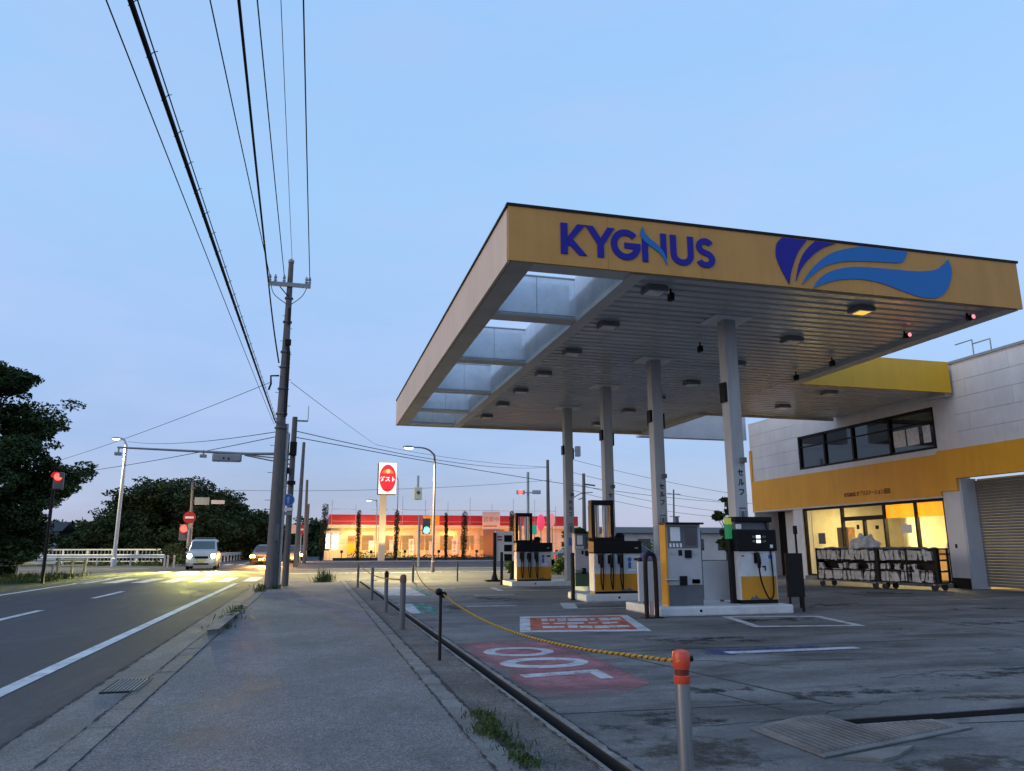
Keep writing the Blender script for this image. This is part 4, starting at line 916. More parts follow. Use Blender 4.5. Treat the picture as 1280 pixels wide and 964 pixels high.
for z in (4.85, 5.3, 6.1, 6.8, 7.3, 8.3, 9.1): b.lathe((px_, py_, z), [(.19-.012*(z-4), -.03), (.2-.012*(z-4), 0), (.19-.012*(z-4), .03)], 14)
b.build('band_clamp', 'dgrey', t)
b = MB(); b.tube([(px_-.15, py_-.1, 6.5), (px_-.38, py_-.25, 6.45), (px_-.36, py_-.25, 6.2), (px_-.42, py_-.25, 6.0)], .03, 6); b.build('cable_clip', 'wire', t)
MB().tube([(px_+.22, py_+.05, 0), (px_+.19, py_+.05, 5.0)], .05, 8).build('conduit', 'galv', t, smooth=True)
MB().box(px_+.02, px_+.16, py_-.215, py_-.2, 1.4, 1.9).build('pole_plate', 'dgrey', t)
def wire(a, b_, r, label, sag=.0, n=14, group=None):
    a = Vector(a); b_ = Vector(b_); pts = []
    for i in range(n+1):
        f = i/n; q = a.lerp(b_, f); q.z -= 4*sag*f*(1-f); pts.append(q)
    o = MB().tube(pts, r, 6).build('overhead_wire', 'wire', None, smooth=True, loc=tuple(a)); tag(o, label, 'cable', group); return pts
def nearwire(ax, az, topx, r, label, dz=.1, ext=2.2, yy=py_-.1):
    a = Vector((px_+ax, yy, az)); q = P(topx, 0, Z=az+dz); e = a+(q-a)*ext
    return wire(a, e, r, label, .12)
g = 'cables overhead towards the camera'
nearwire(.62, 9.75, 380, .013, 'rightmost overhead cable from the crossarm tip')
nearwire(.02, 10.45, 352, .007, 'faint thin overhead wire from the top of the concrete pole')
nearwire(-.18, 9.8, 323, .012, 'overhead cable ending at the middle of the crossarm')
nearwire(-.62, 9.75, 265, .012, 'thin overhead cable ending at the left tip of the crossarm')
pts = nearwire(-.66, 9.58, 300, .026, 'thick black overhead cable passing the left end of the crossarm')
wire((px_-.66, py_-.1, 9.58), (px_-.17, py_-.15, 6.9), .026, 'thick black cable dropping from the crossarm down the pole', .12)
nearwire(-.2, 4.95, 142, .006, 'leftmost thin overhead cable running to the middle of the pole')
pts = nearwire(-.15, 5.0, 171, .022, 'thick spiral-wrapped overhead cable with hanger rings')
b = MB(); q2 = [p+Vector((.03, 0, .05)) for p in pts]; b.tube(q2, .006, 5)
for i in range(len(pts)-1):
    for k in range(5):
        p = pts[i].lerp(pts[i+1], k/5); b.tube([p+Vector((-.02, 0, -.02)), p+Vector((.03, .01, .05)), p+Vector((.055, .015, .06))], .004, 4)
tag(b.build('messenger_wire', 'wire'), 'thin messenger wire with small hooks along the thick spiral cable', 'cable')
# pole 2: steel pole with signal arm
x2, y2 = -.80, 25.6
t = thing('signal_pole', 'slimmer steel pole with signs and long arm, right behind the concrete pole', 'signal pole', (x2, y2, 0))
MB().tube([(x2, y2, 0), (x2, y2, 5.45)], [.105, .085], 14).build('shaft', 'pole', t, smooth=True)
MB().tube([(x2-.2, y2, 0), (x2-.17, y2, 4.9)], .05, 10).build('conduit', 'galv', t, smooth=True)
b = MB(); b.tube([(x2, y2, 5.33), (x2+.42, y2, 5.33)], .03); b.tube([(x2+.42, y2, 5.33), (x2+.42, y2, 5.85)], .012); b.build('top_bracket', 'grey', t)
b = MB(); b.box(x2-.10, x2+.12, y2-.2, y2-.08, 4.15, 4.6); b.box(x2-.2, x2-.08, y2-.2, y2-.08, 3.55, 3.75); b.box(x2-.12, x2+.14, y2-.2, y2-.1, 3.2, 3.32); b.build('control_box', 'blackmetal', t, bevel=.01)
b = MB(); b.tube(smooth_path([(x2-.15, y2-.15, 4.3), (x2-.25, y2-.2, 3.9), (x2-.16, y2-.15, 3.5), (x2-.2, y2-.18, 3.0), (x2-.1, y2-.12, 2.7)]), .02, 6); b.build('cable_loop', 'wire', t)
ar = MB(); ar.tube([(x2, y2, 4.22), (-2.2, y2, 4.18), (-6.07, y2, 4.27)], [.05, .045, .03], 8); ar.tube([(x2, y2, 4.02), (-2.3, y2, 4.15)], .025, 6); ar.tube([(x2, y2, 3.86), (-2.3, y2, 4.13)], .025, 6)
ar = ar.build('signal_arm', 'grey', t)
sg = MB().box(-3.28, -2.38, y2-.07, y2+.07, 3.9, 4.16).build('signal_body', 'grey', t, bevel=.05)
b = MB()
for x in (-3.1, -2.83, -2.56): b.lathe((x, y2+.07, 4.03), [(.115, 0), (.12, .12)], 12, 'y')
b.build('signal_visor', 'dgrey', sg)
b = MB(); b.box(-2.95, -2.9, y2-.08, y2-.07, 3.98, 4.04); b.box(-2.8, -2.75, y2-.08, y2-.07, 3.97, 4.03); b.build('latch', 'black', sg)
for x in (-6.03, -3.55): b = MB(); b.box(x-.10, x+.10, y2-.08, y2+.08, 4.02, 4.12); b.tube([(x, y2, 4.1), (x, y2, 4.27)], .025); b.build('sensor_unit', 'grey', t, bevel=.02)
b = MB(); b.lathe((x2-.05, y2-.2, 2.70), [(.20, 0), (.20, .012)], 24, 'y'); dk = b.build('blue_sign', 'signblue', t)
b = MB(); b.stroke(arc(x2-.05, 2.70, .185, .185, 0, 360, 28), .02, y2-.206, y2-.201); b.prism([(x2-.08, 2.6), (x2-.02, 2.6), (x2-.02, 2.74), (x2+.02, 2.74), (x2-.05, 2.83), (x2-.12, 2.74), (x2-.08, 2.74)], y2-.206, y2-.201); b.build('sign_arrow', mat('pale blue', (.25, .38, .6), .5), dk)
MB().box(x2-.22, x2+.12, y2-.2, y2-.188, 2.36, 2.46).build('supplement_plate', 'signwhite', t); MB().box(x2-.19, x2+.09, y2-.2, y2-.188, 2.22, 2.33).build('supplement_plate', 'grey', t)
# poles further along
def simple_pole(px, pytop, pybot, Y, r0, r1, label, arm=None, m='pole', name='utility_pole', group=None):
    a = P(px[1], pybot, Y=Y); c = P(px[0], pytop, Y=Y)
    t = thing(name, label, 'utility pole' if name == 'utility_pole' else 'pole', (a.x, Y, 0), group)
    MB().tube([(a.x, Y, -.1), (c.x, Y, c.z)], [r0, r1], 10).build('shaft', m, t, smooth=True)
    if arm:
        b = MB()
        for (dz, w) in arm: b.bar((c.x-w/2, Y, c.z-dz), (c.x+w/2, Y, c.z-dz), .08)
        b.build('crossarm', 'grey', t)
    return t, Vector((c.x, Y, c.z))
simple_pole((380, 370), 553, 703, 50, .17, .1, 'tall bare grey pole beyond the intersection, nearest of three')
simple_pole((384, 380), 600, 703, 62, .15, .1, 'middle bare grey pole beyond the intersection')
simple_pole((386, 381), 630, 702, 72, .14, .1, 'shortest bare pole beyond the intersection beside the no-entry sign')
t1, t1top = simple_pole((713.5, 715), 530, 700, 45, .17, .11, 'tall utility pole with transformer box seen beside the farthest canopy column', [(.3, 1.2)])
b = MB(); b.box(15.9, 16.2, 44.85, 45.15, 6.85, 7.5); b.tube([(15.6, 45, 7.2), (16, 45, 7.2)], .03); b.build('transformer', 'grey', t1, bevel=.02)
b = MB(); b.tube(smooth_path([(15.65, 45, 4.2), (16.2, 45, 4.5), (17, 45, 4.6)]), .025, 5); b.build('cable_bracket', 'wire', t1)
t2, t2top = simple_pole((684.5, 686), 575, 700, 60, .17, .12, 'dark utility pole standing behind the pink round signs')
t3, t3top = simple_pole((729.5, 731), 592, 700, 60, .18, .13, 'pale utility pole with dark side arm near the third column', None)
b = MB(); b.bar((t3top.x, 60, t3top.z-.9), (t3top.x+1.0, 60, t3top.z-1.0), .12); b.bar((t3top.x-.5, 60, t3top.z-2.2), (t3top.x, 60, t3top.z-2.0), .08); b.build('side_arm', 'dgrey', t3)
t4, t4top = simple_pole((842, 842.5), 612, 690, 75, .12, .08, 'distant thin utility pole with crossarms between the two right columns', [(.5, 1.6), (2.9, 1.2)])
b = MB(); b.box(t4top.x+.1, t4top.x+.4, 74.9, 75.2, t4top.z-3.6, t4top.z-2.9); b.build('transformer', 'dgrey', t4)
# distant wires
def w2(a, b_, Ya, Yb, r, label, sag): return wire(P(*a, Y=Ya), P(*b_, Y=Yb), r, label, sag)
w2((366, 538), (686, 584), 25.6, 60, .014, 'upper of two long dark wires crossing toward the pink signs', .5)
w2((366, 546), (1010, 628), 25.6, 75, .014, 'long sagging wire crossing behind the canopy columns', .9)
w2((364, 478), (470, 556), 24.2, 60, .009, 'faint wire slanting down right from the concrete pole', .05)
w2((470, 556), (686, 584), 60, 61, .014, 'faint far wire between the sign pylon and pink signs', .3)
w2((345, 540), (160, 552), 24.2, 58, .012, 'upper wire from the concrete pole left to the street lamp', .25)
w2((345, 546), (0, 598), 24.2, 60, .012, 'lower wire from the concrete pole left to the red traffic light', .3)
w2((338, 478), (30, 588), 24.2, 50, .009, 'faint wire slanting down left from the concrete pole', .2)
w2((240, 612), (690, 600), 58, 60, .014, 'low wire crossing behind the restaurant sign', .4)
for i, (ya, yb2, lb) in enumerate(((596, 612, 'topmost faint wire behind the two right columns'), (612, 622, 'second faint wire behind the two right columns'), (625, 634, 'third faint wire behind the two right columns'), (634, 640, 'lowest faint wire behind the two right columns'))):
    w2((713, ya-22), (935, yb2+8), 75, 82, .02, lb, .3+.12*i)
# ------------------------------------------------------------------ street lamps and signals
def street_lamp(base, top, tip, Y, r, label, m='white', lit=None, power=0, col=(1, .85, .5)):
    a, c, e = P(*base, Y=Y), P(*top, Y=Y), P(*tip, Y=Y)
    t = thing('street_lamp', label, 'street lamp', (a.x, Y, 0))
    dx = e.x-c.x
    MB().tube(smooth_path([(a.x, Y, 0), (a.x+(c.x-a.x)*.5, Y, c.z*.5), (c.x, Y, c.z), (c.x+dx*.12, Y, c.z+(e.z-c.z)*.65), (c.x+dx*.45, Y, c.z+(e.z-c.z)*.95), (e.x, Y, e.z)]), [r*(1-.55*i/30) for i in range(31)], 10).build('pole', m, t, smooth=True)
    MB().lathe((a.x, Y, 0), [(r*1.4, 0), (r*1.4, .5), (r, .55)], 10).build('base_sleeve', m, t)
    hd = MB().ball((e.x-.12*(1 if dx < 0 else -1), Y, e.z), .30, .14, .08).build('lamp_head', 'grey', t, smooth=True)
    if lit:
        MB().ball((e.x-.12*(1 if dx < 0 else -1), Y, e.z-.05), .24, .11, .07).build('lamp_glass', lit, hd, smooth=True)
    if power: lamp('street light', 'SPOT', (e.x+(.5 if dx > 0 else -.5), Y, e.z-.25), power, col, .2, (e.x+(.5 if dx > 0 else -.5), Y, 0), 150, .5)
    return t
warm = emis('warm lamp glass', (1, .86, .5), 14); cool = emis('cool lamp glass', (.8, .92, 1), 10)
street_lamp((143, 696), (157, 565), (148, 548), 56, .13, 'tall white street lamp with lit warm head by the railing', 'white', warm, 5000, (1, .85, .42))
street_lamp((541, 712), (543.5, 578), (514, 559), 38, .07, 'tall curved-arm dark lamp pole in front of the restaurant', mat('bronze paint', (.16, .13, .15), .5), cool, 13000, (1, .80, .36))
street_lamp((495, 698), (497.5, 605), (487, 594), 71, .07, 'curved grey lamp pole right of the tall red oval sign', 'galv')
street_lamp((470, 690), (471, 628), (463, 625), 72, .06, 'short distant lamp with lit white head left of the sign pylon', 'grey', cool, 300, (.9, .95, 1))
def sphere_light(name, c, r, m, parent): return MB().ball(c, r, r*.7, r).build(name, m, parent, smooth=True)
redlit = emis('red signal lens', (1, .04, .03), 7); greenlit = emis('green signal lens', (.1, 1, .6), 6)
def signal(px, py, Y, base, label, lit, r=.25, vertical=False, side=0, pm='grey', pr=.08):
    q = P(px, py, Y=Y); a = P(*base, Y=Y)
    t = thing('traffic_signal', label, 'traffic light', (a.x, Y, 0))
    MB().tube([(a.x, Y, 0), (q.x-.22 if pr < .08 else a.x, Y, q.z+(.9 if pr > .06 else .25))], pr, 10).build('pole', pm, t, smooth=True)
    MB().bar((a.x if pr > .06 else q.x-.22, Y-.12, q.z), (q.x, Y-.12, q.z), .06).build('bracket', 'grey', t)
    w_ = r*1.2
    if vertical: hs = MB().box(q.x-w_, q.x+w_, Y-.35, Y-.15, q.z-w_-(2.2*r if side < 1 else 0), q.z+w_+(2.4*r if side > 0 else 0))
    else: hs = MB().box(q.x-w_+ (0 if side > 0 else -3.4*r), q.x+w_+(3.4*r if side > 0 else 0), Y-.35, Y-.15, q.z-w_, q.z+w_)
    hs = hs.build('housing', 'dgrey', t, bevel=.05)
    MB().lathe((q.x, Y-.42, q.z), [(r*.9, 0), (r, .06)], 16, 'y').build('lens', lit, hs)
    b = MB(); b.stroke(arc(q.x, q.z, r*1.05, r*1.05, -20, 200, 14), .02, Y-.7, Y-.36); b.build('visor', 'black', hs)
    return t
signal(77, 597, 29.5, (54, 716), 'red traffic light on a dark pole at the edge of the big tree', redlit, .13, True, -1, 'blackmetal', .055)
signal(231, 661, 58, (236, 700), 'small red traffic light below the no-entry disc', redlit, .25, True)
signal(532, 663, 50, (523, 704), 'green traffic light in front of the restaurant', greenlit, .21, True, 1)
q = P(523, 617, Y=49.7); s_ = thing('pole_equipment', 'pale equipment box on the pole above the green traffic light', 'equipment box', tuple(q))
b = MB(); b.box(q.x-.28, q.x+.22, 49.55, 49.85, q.z-.4, q.z+.4); b.build('box', 'cream', s_, bevel=.03); MB().lathe((q.x-.02, 49.53, q.z+.05), [(.12, 0), (.12, .04)], 12, 'y').build('dial', 'dgrey', s_)
MB().tube([(q.x, 50, q.z-.4), (q.x, 50, q.z+1.2)], .08, 8).build('mast', 'galv', s_)
# red and white double signal under canopy
q = P(660, 616, Y=60); t = thing('warning_beacon', 'pole with red lit lamp on the left arm and pale lamp on the right arm', 'traffic light', (q.x, 60, 0))
MB().tube([(q.x, 60, 0), (q.x, 60, q.z+1.7)], .11, 10).build('pole', mat('green grey pole', (.3, .36, .34), .5), t, smooth=True)
b = MB(); b.bar((q.x-.75, 59.9, q.z), (q.x+.75, 59.9, q.z), .08); b.build('arm', 'galv', t)
MB().box(q.x-1.05, q.x-.35, 59.6, 59.85, q.z-.16, q.z+.16).build('housing', 'galv', t, bevel=.04); MB().box(q.x+.3, q.x+1.0, 59.6, 59.85, q.z-.12, q.z+.2).build('housing', 'galv', t, bevel=.04)
sphere_light('lens', (q.x-.75, 59.58, q.z), .17, redlit, t)
# no entry signs
def noentry(px, py, Y, base, r, label, pole=True):
    q = P(px, py, Y=Y); a = P(*base, Y=Y); t = thing('no_entry_sign', label, 'road sign', (a.x, Y, 0))
    MB().tube([(a.x, Y, 0), (q.x, Y, q.z+.5)], .045, 8).build('post', 'galv', t, smooth=True)
    d = MB().lathe((q.x, Y-.08, q.z), [(r, 0), (r, .015)], 24, 'y').build('disc', 'red', t)
    MB().box(q.x-r*.68, q.x+r*.68, Y-.086, Y-.081, q.z-r*.17, q.z+r*.17).build('white_bar', 'signwhite', d)
noentry(237, 647, 57.5, (232, 700), .42, 'red no-entry disc by the bushes above a small red traffic light'); noentry(376.5, 662, 64, (375, 703), .40, 'red no-entry disc beyond the poles on the right side')
# direction board and its pole by the trees
a = P(236, 705, Y=60); c = P(241, 602, Y=60)
t = thing('direction_sign', 'road direction board seen from behind on a grey pole at the trees', 'road sign', (a.x, 60, 0))
MB().tube([(a.x, 60, 0), (c.x, 60, c.z)], [.13, .09], 10).build('post', 'pole', t, smooth=True)
p0, p1 = P(243, 631, Y=59.9), P(262, 622, Y=59.9); MB().box(p0.x, p1.x, 59.85, 59.9, p0.z, p1.z).build('board', 'grey', t)
p0, p1 = P(264, 630, Y=59.9), P(281, 625.5, Y=59.9); MB().box(p0.x, p1.x, 59.85, 59.9, p0.z, p1.z).build('board', mat('pale board', (.5, .45, .48), .5), t)
b = MB(); b.bar((c.x, 60, P(243, 626, Y=60).z), (p1.x, 60, P(243, 626, Y=60).z), .06); b.build('arm', 'grey', t)
# far board on the right-hand road side
p0, p1 = P(361, 667, Y=70), P(373, 656, Y=70); t = thing('roadside_board', 'pale rectangular board beyond the pole cluster', 'board', (p0.x, 70, 0))
MB().box(p0.x, p1.x, 70, 70.1, p0.z, p1.z).build('panel', mat('pinkish board', (.55, .42, .4), .6), t); b = MB(); b.box(p0.x+.1, p0.x+.18, 70.02, 70.08, 0, p0.z); b.build('leg', 'grey', t); b = MB(); b.box(p1.x-.18, p1.x-.1, 70.02, 70.08, 0, p0.z); b.build('leg', 'grey', t)
# ------------------------------------------------------------------ restaurant
YR = 75.
def RX(px): return P(px, 690, Y=YR).x
def RZ(py, Y=YR): return P(500, py, Y=Y).z
xl, xr = RX(413), RX(722); zt_ = RZ(644); zr = RZ(656.5); 
rs = thing('restaurant', 'low floodlit restaurant with red roof fascia and warm cream walls', 'building', ((xl+xr)/2, YR, 0))
M['rcream'] = mat('restaurant cream render', (.72, .60, .40), .7, var=.1, scale=.6)
M['rbrown'] = mat('restaurant trim', (.35, .22, .1), .7)
MB().box(xl, xr, YR, YR+9, 0, zr-.3).build('wall', 'rcream', rs)
MB().box(xl-.3, xr, YR-.35, YR+9, zr-.3, zr).build('eave', 'rcream', rs)
b = panels(xl-.25, xr, 12, lambda b, a, c: b.box(a, c, YR-.3, YR+9, zr, zt_)); b.build('red_fascia', 'red', rs)
MB().box(RX(527), RX(548), YR-.32, YR-.305, zr+.02, zt_-.02).build('orange_fascia_panel', 'orange', rs)
for px in (428, 447, 470, 495, 520, 545, 570, 596, 620, 650): MB().box(RX(px)-.18, RX(px)+.18, YR-.10, YR, 0, zr-.3).build('pilaster', 'rcream', rs)
M['rwin'] = emis('warm lit restaurant window', (1, .5, .14), .28, (.12, .08, .04))
M['rwinw'] = emis('white lit entrance window', (1, .88, .72), 3.0, (.3, .3, .3))
for a, c in ((434, 444), (452, 466), (476, 491), (500, 516), (525, 541), (550, 566), (575, 592), (600, 616)):
    wn = MB().box(RX(a), RX(c), YR-.03, YR-.004, .95, 2.35).build('window', 'rwin', rs)
    b = MB(); m_ = (RX(a)+RX(c))/2; b.box(m_-.03, m_+.03, YR-.05, YR-.031, .95, 2.35); b.box(RX(a), RX(c), YR-.055, YR-.031, 1.75, 1.8); b.build('mullion', 'rbrown', wn)
for a, c in ((406.5, 411.5), (415, 418.5), (419.5, 422)): MB().box(P(a, 690, Y=YR-.6).x, P(c, 690, Y=YR-.6).x, YR-.6, YR-.5, RZ(686), RZ(668)).build('lit_panel', 'rwinw', rs)
MB().box(RX(405), RX(424), YR-.48, YR-.02, 0, RZ(688)).build('entrance_step', 'rcream', rs); MB().box(RX(405)-.1, RX(424), YR-.62, YR-.02, RZ(667.5), RZ(664)).build('entrance_porch', 'rcream', rs)
MB().box(RX(433), RX(447), YR-1.2, YR-1.15, RZ(692), RZ(677)).build('orange_board', 'orange', rs)
b = MB(); b.box(RX(433), RX(433)+.1, YR-1.18, YR-1.1, 0, RZ(677)); b.box(RX(447)-.1, RX(447), YR-1.18, YR-1.1, 0, RZ(677)); b.build('board_leg', 'rbrown', rs)
# floodlights in front of facade
for k, px in enumerate((425, 460, 500, 540, 585, 630, 680)):
    x = RX(px); colr = (1, .54, .10) if px < 515 else (1, .30, .035)
    f = thing('floodlight', ('ground floodlight before the low wall aimed at the cream restaurant front' if px < 515 else 'ground floodlight before the low wall aimed at the orange-lit restaurant front'), 'floodlight', (x, 70.85, .06), 'floodlights in front of the restaurant')
    b = MB(); b.box(x-.12, x+.12, 70.75, 70.9, .72, .95); b.tube([(x, 70.83, .06), (x, 70.83, .74)], .03); b.build('housing', 'black', f)
    lamp('flood', 'SPOT', (x, 71.0, .95), 560 if px < 515 else 560, colr, .15, (x, YR, 2.2), 140, .9)
for px in (440, 490, 560, 640): lamp('eave light', 'AREA', (RX(px), YR-.5, zr-.35), 90, (1, .5, .1), .6, (RX(px), YR-1.5, 0))
# low hedge
def hedge(x0, x1, y0, y1, z0, z1, n, s, m, label, seed, name='hedge'):
    rg = random.Random(seed); v, f = [], []
    k = max(1, int((x1-x0)/1.0))
    for i in range(k):
        cx = x0+(x1-x0)*(i+.5)/k; leaves(v, f, (cx, (y0+y1)/2, (z0+z1)/2+rg.uniform(-.06, .06)), ((x1-x0)/k*.75, (y1-y0)*.55, (z1-z0)*.55), n, s, rg)
    b = MB(); b.add(v, f); t = thing(name, label, 'hedge', ((x0+x1)/2, (y0+y1)/2, 0)); b.build('foliage', m, t)
    b = MB()
    for i in range(k*2): x = x0+(x1-x0)*(i+.5)/(k*2); b.tube([(x, (y0+y1)/2, 0), (x+rg.uniform(-.1, .1), (y0+y1)/2, z1*.7)], .02, 5)
    b.build('stem', 'trunk', t); return t
hedge(RX(437), RX(498), 72, 73.2, .15, .85, 90, .12, 'hedge', 'bright clipped hedge lit yellow-green before the cream restaurant wall', 11)
hedge(RX(500), RX(640), 72, 73.0, .1, .5, 60, .11, 'leaf2', 'low dark hedge along the orange-lit restaurant wall', 12)
b = MB(); b.box(RX(415), RX(720), 71.3, 71.6, 0, .28); tag(b.build('low_wall', mat('dark low wall', (.05, .05, .045), .8)), 'long low dark wall in front of the restaurant hedges', 'wall')
# slim dark cypresses
def cypress(px, ytop, ybot, Y, w, label, seed, lean=0):
    rg = random.Random(seed); a, c = P(px, ybot, Y=Y), P(px+lean, ytop, Y=Y)
    t = thing('cypress', label, 'tree', (a.x, Y, 0)); h = c.z; v, f = [], []
    for k in range(14):
        u = (k+.5)/14; rad = w*(.55+.45*math.sin(min(1, u*1.5)*math.pi*.5))*(1 if u < .75 else 1.25-u*.45)
        leaves(v, f, (a.x+(c.x-a.x)*u+rg.uniform(-.03, .03), Y, .2+(h-.2)*u), (rad*.85, rad*.85, h/13), 170, .06, rg)
    b = MB(); b.add(v, f); b.build('crown', 'cypress', t); MB().tube([(a.x, Y, 0), (c.x, Y, h*.9)], [.07, .03], 6).build('trunk', 'trunk', t)
cypress(401, 632, 702, 69, .42, 'dark slim leaning conifer left of the restaurant', 21, 6); cypress(447, 640, 690, 70, .28, 'slim dark conifer left of the sign pylon', 22, 2)
cypress(494, 640, 691, 70, .34, 'slim dark conifer right of the sign pylon', 23, 3); cypress(557, 643, 698, 70, .22, 'thin dark conifer left of the pair before the orange wall', 24, 1)
cypress(579, 641, 698, 70, .40, 'thicker dark conifer before the orange wall', 25, 2); cypress(640, 641, 700, 68, .34, 'dark conifer behind the price board', 26)
# banners
for i, (px, y0, y1, c, lb) in enumerate(((464, 676, 692, 'signwhite', 'white upright banner left of the sign pylon foot'), (490, 675, 692, 'bpink', 'pink upright banner right of the sign pylon foot'), (514, 674, 694, 'signwhite', 'white upright banner with dark print, third from left'), (540, 677, 694, 'bpink', 'pale pink upright banner behind the curved lamp pole'), (568, 674, 692, 'signwhite', 'white upright banner with dark print before the orange wall'))):
    if 'bpink' not in M: M['bpink'] = mat('pink banner cloth', (.7, .5, .55), .8)
    p0, p1 = P(px-3.5, y1, Y=74.0), P(px+3.5, y0, Y=74.0)
    t = thing('banner', lb, 'banner', (p0.x, 74, 0), 'banners before the restaurant')
    MB().tube([(p0.x, 74, 0), (p0.x, 74, p1.z+.1)], .03, 6).build('pole', 'galv', t)
    b = MB(); n = 6
    vs = []; 
    for k in range(n+1):
        z = p0.z+(p1.z-p0.z)*k/n; off = .05*math.sin(k*1.3+i); vs += [(p0.x+.03, 74+off*.3, z), (p1.x, 74+off, z), (p1.x, 74.012+off, z), (p0.x+.03, 74.012+off*.3, z)]
    fs = []
    for k in range(n):
        for j in range(4): fs.append((k*4+j, k*4+(j+1) % 4, (k+1)*4+(j+1) % 4, (k+1)*4+j))
    b.add(vs, fs); cl_ = b.build('cloth', c, t)
    if 'dark print' in lb:
        for k, ch in enumerate('おすすめ'): text(ch, .3, 'dgrey', cl_, ((p0.x+p1.x)/2, 73.93, p1.z-.25-k*.3), name='print')
# scaffold lines in front of facade
t = thing('scaffold', 'thin pipe scaffold standing before the restaurant facade', 'scaffold', (RX(500), 73.5, 0)); b = MB(); xs = np.linspace(RX(412), RX(690), 11)
for x in xs: MB().tube([(x, 73.6, 0), (x, 73.6, zt_+.9+rnd.uniform(-.2, .9))], .022, 5).build('upright', 'galv', t)
for z in (1.6, zr+.3, zt_+.45): MB().tube([(xs[0], 73.55, z), (xs[-1], 73.55, z)], .02, 5).build('ledger', 'galv', t)
for i in (0, 2, 5, 8): MB().tube([(xs[i], 73.5, 1.6), (xs[i+1], 73.5, zr+.3)], .016, 5).build('brace', 'galv', t)
p0, p1 = P(603, 662, Y=73.3), P(625, 640, Y=73.3); t = thing('scaffold_banner', 'white sheet with dark characters hung on the scaffold', 'banner', (p0.x, 73.3, p0.z))
MB().box(p0.x, p1.x, 73.3, 73.33, p0.z, p1.z).build('sheet', mat('pinkish white sheet', (.62, .5, .45), .8), t); text('営業中', .55, 'rbrown', t, ((p0.x+p1.x)/2, 73.295, (p0.z+p1.z)/2+.1))
b = MB(); b.box(p0.x+.1, p1.x-.3, 73.29, 73.3, p0.z+.25, p0.z+.4); b.build('underline', 'rbrown', t)
p0, p1 = P(604, 698, Y=73.2), P(630, 662, Y=73.2); t = thing('scaffold_sheet', 'dull brown protective sheet below the white scaffold banner', 'sheet', (p0.x, 73.2, 0)); MB().box(p0.x, p1.x, 73.2, 73.23, p0.z, p1.z-.02).build('cloth', mat('brown mesh sheet', (.18, .12, .08), .9), t)
# sign pylon
YS = 68; p0, p1 = P(474, 690, Y=YS), P(484, 617, Y=YS); bl_, tr_ = P(472.5, 617.5, Y=YS), P(496.5, 578.5, Y=YS)
t = thing('sign_pylon', 'tall roadside sign with lit red oval on white box', 'pylon sign', ((p0.x+p1.x)/2, YS, 0))
xc = (bl_.x+tr_.x)/2-.3; MB().box(xc-.28, xc+.28, YS+.1, YS+.65, 0, bl_.z).build('mast', 'rcream', t, bevel=.02)
bxx = MB().box(bl_.x, tr_.x, YS, YS+1.3, bl_.z, tr_.z).build('sign_box', mat('olive sign casing', (.14, .12, .06), .6), t)
fc = MB().box(bl_.x+.02, tr_.x-.02, YS-.02, YS-.002, bl_.z+.02, tr_.z-.02).build('sign_face', emis('lit white sign face', (1, .97, .93), .95, (.8, .8, .8)), bxx)
cx_, cz_ = (bl_.x+tr_.x)/2, (bl_.z+tr_.z)/2
MB().prism(arc(cx_, cz_, .74, 1.22, 0, 355, 36), YS-.032, YS-.021).build('red_oval', emis('lit red oval', (.85, .03, .04), .8, (.5, .02, .02)), fc)
MB().prism(arc(cx_, cz_+.42, .5, .4, 0, 180, 14), YS-.042, YS-.033).build('orange_emblem', emis('lit orange emblem', (1, .32, .04), .85), fc)
MB().ball((cx_+.03, YS-.05, cz_+.62), .18, .02, .2).build('emblem_spot', emis('lit yellow spot', (1, .8, .4), 1), fc)
text('ガスト', .50, emis('lit white letters', (1, 1, 1), 1.2), fc, (cx_, YS-.05, cz_-.12), name='sign_lettering', bold=.012)
lamp('sign uplight', 'SPOT', (xc+.1, YS-2.2, .3), 900, (1, .72, .3), .1, (xc, YS, 3.4), 60)
# pink round signs, teal sign, hoardings to the right
def round_sign(px, py, rx, rz, Y, m, label):
    q = P(px, py, Y=Y); t = thing('round_sign', label, 'sign', (q.x, Y, 0)); MB().ball((q.x, Y, q.z), rx, .18, rz, 18, 12).build('disc', m, t, smooth=True); MB().tube([(q.x, Y, 0), (q.x, Y, q.z)], .05, 6).build('post', 'grey', t)
pk = emis('lit pink sign', (.9, .06, .14), .75, (.6, .05, .1)); round_sign(676, 653, .38, .72, 66, pk, 'larger pink oval lit sign behind the farther pump'); round_sign(690, 650, .3, .62, 67, emis('lit pale pink sign', (1, .35, .36), .7), 'smaller pale pink lit sign beside the larger pink oval')
q = P(668, 662, Y=65); t = thing('teal_sign', 'small teal sign left of the pink oval sign', 'sign', (q.x, 65, 0)); MB().box(q.x-.22, q.x+.22, 65, 65.06, q.z-.42, q.z+.42).build('panel', emis('lit teal panel', (.05, .45, .36), .6), t, bevel=.02); MB().tube([(q.x, 65.1, 0), (q.x, 65.1, q.z)], .04, 6).build('post', 'grey', t)
p0 = P(690, 700, Y=78); p1 = P(712, 664, Y=78); t = thing('dark_shed', 'dark small building between the restaurant and the farthest column', 'building', ((p0.x+p1.x)/2, 79, 0)); MB().box(p0.x, p1.x+1, 78.6, 83, 0, p1.z-.4).build('wall', 'dgrey', t); MB().prism([(p0.x-.3, p1.z-.4), (p1.x+1.3, p1.z-.4), (p1.x+.3, p1.z+.5), (p0.x+1, p1.z+.5)], 78.3, 83.3).build('roof', 'black', t)
